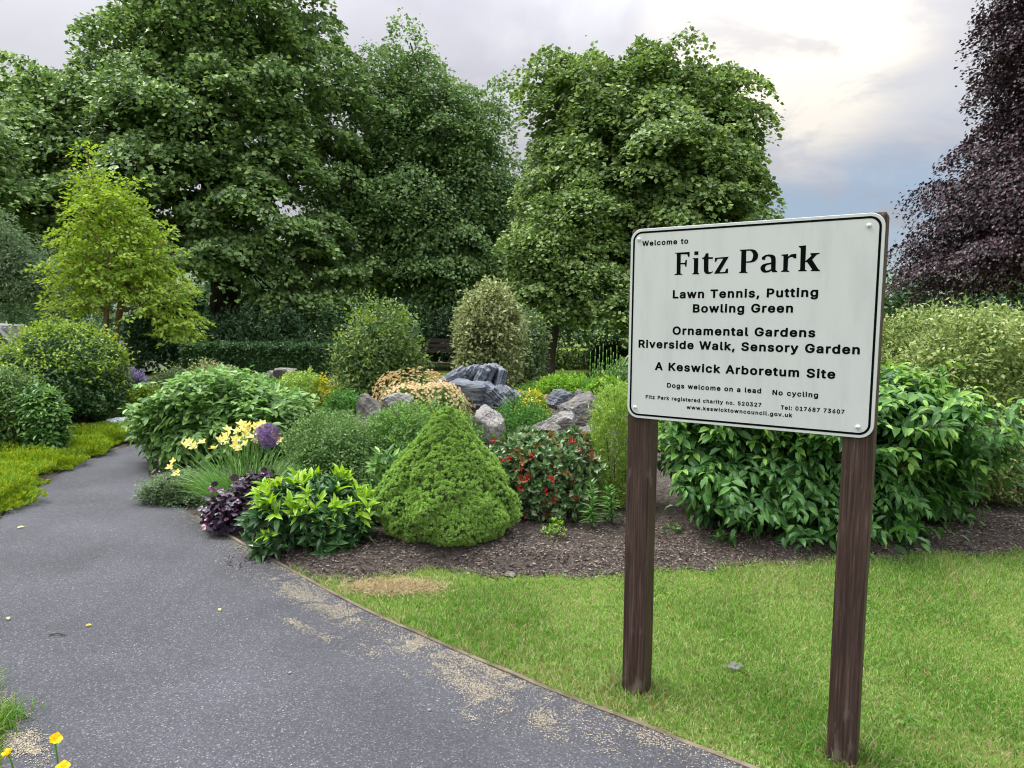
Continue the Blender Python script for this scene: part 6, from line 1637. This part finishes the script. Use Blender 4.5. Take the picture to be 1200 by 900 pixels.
for c_ in (s_left + [.0, -.0], pr_w):
    m_ = 420; a_ = rg.uniform(0, 6.28, m_); rr2 = rg.uniform(.055, .13, m_)
    cc_ = c_ + np.array([math.sin(YAW), -math.cos(YAW)]) * (.05) + np.array([-math.cos(YAW), -math.sin(YAW)]) * -.05
    q = np.column_stack([cc_[0] + np.cos(a_) * rr2, cc_[1] + np.sin(a_) * rr2, np.zeros(m_)])
    blades(mb, q, np.column_stack([np.cos(a_) * .3 + rg.normal(0, .25, m_), np.sin(a_) * .3 + rg.normal(0, .25, m_), np.ones(m_)]), rg.uniform(.025, .085, m_), rg.uniform(.002, .004, m_), rg.uniform(.2, .9, m_), 3,
           np.where(rg.random(m_) < .3, 1, 2), 8)
for _ in range(70):
    cyy = rg.uniform(1.7, 4.4); cxx = rg.uniform(path_right_x(cyy) + .1, 3.6)
    if cyy > bed_front_y(cxx) - .1:
        continue
    m_ = int(rg.integers(14, 60)); sp_ = rg.uniform(.03, .12)
    q = np.column_stack([cxx + rg.normal(0, sp_, m_), cyy + rg.normal(0, sp_, m_), np.zeros(m_)]); q[:, 2] = H(q[:, 0], q[:, 1]) + rg.uniform(.012, .03, m_)
    leaves(mb, ROUND, q, rg.normal(0, 1, (m_, 3)) * [1, 1, .3], rg.normal(0, .4, (m_, 3)) + [0, 0, 1], rg.uniform(.008, .016, m_), .9, 2)
c_ = G(-6, 862); m_ = 900
q = np.column_stack([c_[0] + rg.normal(-.03, .045, m_), c_[1] + rg.normal(0, .07, m_), np.zeros(m_)])
blades(mb, q, rg.normal(0, .35, (m_, 3)) * [1, 1, 0] + [.1, 0, 1], rg.uniform(.05, .12, m_), rg.uniform(.003, .005, m_), rg.uniform(.2, .9, m_), 3, np.where(rg.random(m_) < .08, 1, 2), 9)
# left verge at the bottom corner and along the path
NV = 26000
yv = rg.uniform(2.2, 5.2, NV); xv = path_left_x(yv) - .03 - np.abs(rg.normal(0, .22, NV))
hv = rg.uniform(.03, .09, NV)
c = G(0, 860)
hv *= 1 + .8 * np.exp(-((yv - 2.7) / .25) ** 2)
D = np.column_stack([rg.normal(.1, .35, NV), rg.normal(0, .35, NV), np.ones(NV)])
blades(mb, np.column_stack([xv, yv, H(xv, yv)]), D, hv, rg.uniform(.003, .005, NV), rg.uniform(.1, .8, NV), 2, np.where(rg.random(NV) < .1, 1, 0), 6)
o = mb.build("grass", [ML['grass'], ML['drygrass'], ML['lushgrass']])
tag(o, "short mown lawn grass around the sign and along the path", "grass", kind="stuff")

# bark chips on the bed
NC = 26000
xc = rg.uniform(-1.9, 4.2, NC); yc = bed_front_y(xc) - .05 + np.abs(rg.normal(0, .55, NC))
mb = MB(); S = rg.uniform(.010, .034, NC)
leaves(mb, DIAMOND, np.column_stack([xc, yc, bed_z(xc, yc) + .004]), rg.normal(0, 1, (NC, 3)) * [1, 1, .22], rg.normal(0, .35, (NC, 3)) + [0, 0, 1], S, rg.uniform(.2, .55, NC))
o = mb.build("bark_chips", MS['chips']); tag(o, "scattered bark chips over the planting bed", "mulch", kind="stuff")

# drifts of dry seed litter along the path's right edge
blobs = [(300, 680, 34, 12), (330, 690, 40, 10), (355, 703, 40, 10), (385, 715, 38, 12), (425, 733, 50, 15), (470, 752, 50, 16), (500, 770, 36, 18), (345, 735, 20, 6), (385, 752, 14, 6), (430, 766, 14, 8), (545, 805, 40, 10), (570, 822, 30, 16), (555, 845, 16, 6),
         (425, 762, 10, 4), (470, 792, 10, 4), (590, 800, 20, 14), (350, 735, 16, 4), (405, 768, 9, 3), (640, 850, 24, 14), (700, 868, 30, 14), (560, 780, 40, 10), (640, 815, 40, 10), (730, 858, 40, 12), (315, 660, 26, 7), (285, 640, 18, 6), (25, 868, 26, 26), (8, 850, 14, 26), (40, 890, 24, 14)]
mb = MB()
LX_, LY_ = [], []
for px, py, wx, wy in blobs:
    m = int(wx * wy * 3.0)
    a = rg.normal(0, .5, (m, 2)) * (1 + .5 * rg.random((m, 1)))
    q = [G(px + i * wx + j * wy * .9, py + j * wy + i * wx * .30) for i, j in a[:1]]
    c = G(px, py); ex = G(px + wx, py + wx * .40) - c; ey = G(px, py + wy) - c
    P = c[None, :2] + a[:, :1] * ex[None, :2] + a[:, 1:] * ey[None, :2]
    LX_.append(P[:, 0]); LY_.append(P[:, 1])
m = 9000; yy = rg.uniform(1.3, 5.4, m); LX_.append(path_right_x(yy) - np.abs(rg.normal(0, .10, m))); LY_.append(yy)
m = 2500; LX_.append(rg.uniform(-4, 1.5, m)); LY_.append(rg.uniform(1.6, 7, m))
lx = np.concatenate(LX_); ly = np.concatenate(LY_)
k_ = (lx < path_right_x(ly) + .01) & (lx > path_left_x(ly)) & ((fbm(lx, ly, 31, 11, 4) > -.12) | (rg.random(len(lx)) < .2))
lx, ly = lx[k_], ly[k_]; m = len(lx)
pz = H(lx, ly) + .012 + .004 * fbm(lx, ly, 3, 1.2) + .003
leaves(mb, DIAMOND, np.column_stack([lx, ly, pz]), rg.normal(0, 1, (m, 3)) * [1, 1, .12], rg.normal(0, .3, (m, 3)) + [0, 0, 1], rg.uniform(.003, .009, m), .6)
o = mb.build("seed_litter", MS['litter']); tag(o, "dry tan seed litter drifted along the path edge", "litter", kind="stuff")

# single small things
def pz_(x_, y_):
    return float(H(x_, y_) + .014 + .004 * fbm(x_, y_, 3, 1.2))


def flat_leaf(px, py, size, mat, label, tm=OVAL):
    p = G(px, py); mb = MB(); a = rg.uniform(0, 6.28)
    leaves(mb, tm, np.array([[0, 0, .006]]), np.array([[math.cos(a), math.sin(a), .15]]), np.array([[.1, -.1, 1.0]]), size, .6)
    o = mb.build("fallen_leaf", ML[mat], None, local=True); o.location = (p[0], p[1], pz_(p[0], p[1])); tag(o, label, "leaf", "fallen leaves on the path")


flat_leaf(108, 738, .03, 'poppy', "tiny yellow fallen leaf alone on the asphalt")
flat_leaf(257, 718, .035, 'cream', "pale fallen leaf in the middle of the path")
flat_leaf(20, 622, .05, 'cream', "pale fallen leaf at the far left of the path")
flat_leaf(10, 731, .035, 'cream', "pale fallen leaf at the path's left edge near the bottom corner")
p = G(68, 749); mb = MB(); tube(mb, [(-.045, 0, .004), (-.01, .012, .007), (.045, -.004, .004)], [.003, .003, .002], 5)
o = mb.build("twig", MS['twig'], None, local=True); o.location = (p[0], p[1], pz_(p[0], p[1])); tag(o, "short dark twig on the asphalt", "twig")
for i, (px, py, lab) in enumerate(((503, 839, "white pebble on the asphalt nearest the lawn edge"), (340, 793, "pale pebble in the middle of the asphalt"))):
    p = G(px, py); o = rock("pebble", lab, (p[0], p[1], pz_(p[0], p[1]) + .003), (.018, .014, .010), 'rock_pale', 700 + i, "pebbles on the path", sub=2); o["category"] = "pebble"
p = G(861, 786); o = rock("lawn_stone", "small flat grey stone lying in the lawn between the sign posts", (p[0], p[1], .012), (.07, .05, .035), 'rock', 705, sub=3)
for i, (px, py, lab) in enumerate(((598, 676, "grey stone on the mulch right at the lawn's upper edge"), (440, 655, "brownish dead leaf shaped stone by the conifer"))):
    p = G(px, py)
    if i == 0:
        o = rock("bed_stone", lab, (p[0], p[1], float(bed_z(p[0], p[1])) + .01), (.07, .05, .04), 'rock_brown', 707 + i, sub=3)


# yellow poppies in the bottom left corner
def poppy(px, py, d, label, rz, open_=.8, stem_px=None, s=.029):
    r = np.random.default_rng(int(px * 7 + py))
    p = at(px, py, d); q = foot(px - 30, d - .06)
    if p[2] < .03:
        p[2] = .03
    root = thing("poppy_flower", label, "flower", q, "yellow poppies at the path's near left corner")
    mb = MB(); tube(mb, [q - [0, 0, .02], (p + q) / 2 + [.006, 0, 0], p], [.0028, .0026, .0035], 5); mb.build("flower_stalk", ML['strap'], root)
    ax = unit(np.array([math.sin(rz) * .9, -.25, .75])); A = unit(np.cross(ax, [0, 1, .1])); B = np.cross(ax, A)
    mb = MB()
    ang = np.arange(4) * 1.5708 + .4; rad = np.cos(ang)[:, None] * A + np.sin(ang)[:, None] * B
    leaves(mb, ROUND, np.tile(p, (4, 1)), rad * open_ + ax * .7, ax - rad * .5, s, 1.05)
    mb.build("flower", ML['poppy'], root)
    n = 9; a = r.uniform(0, 6.28, n)
    mb = MB(); leaves(mb, MAPLE, np.tile(q, (n, 1)) + r.normal(0, .02, (n, 3)) * [1, 1, 0] + [0, 0, .01], np.column_stack([np.cos(a), np.sin(a), np.full(n, .5)]), np.column_stack([np.zeros((n, 2)), np.ones(n)]), .05, .8)
    mb.build("foliage", ML['viburnum'], root)


poppy(64, 868, 2.24, "tallest yellow poppy standing over the asphalt in the near left corner", .6)
poppy(10, 884, 2.26, "small yellow poppy at the very left of the near corner", -.3, .6, s=.024)
poppy(74, 901, 2.2, "yellow poppy cut by the bottom edge of the picture", .2, .9)
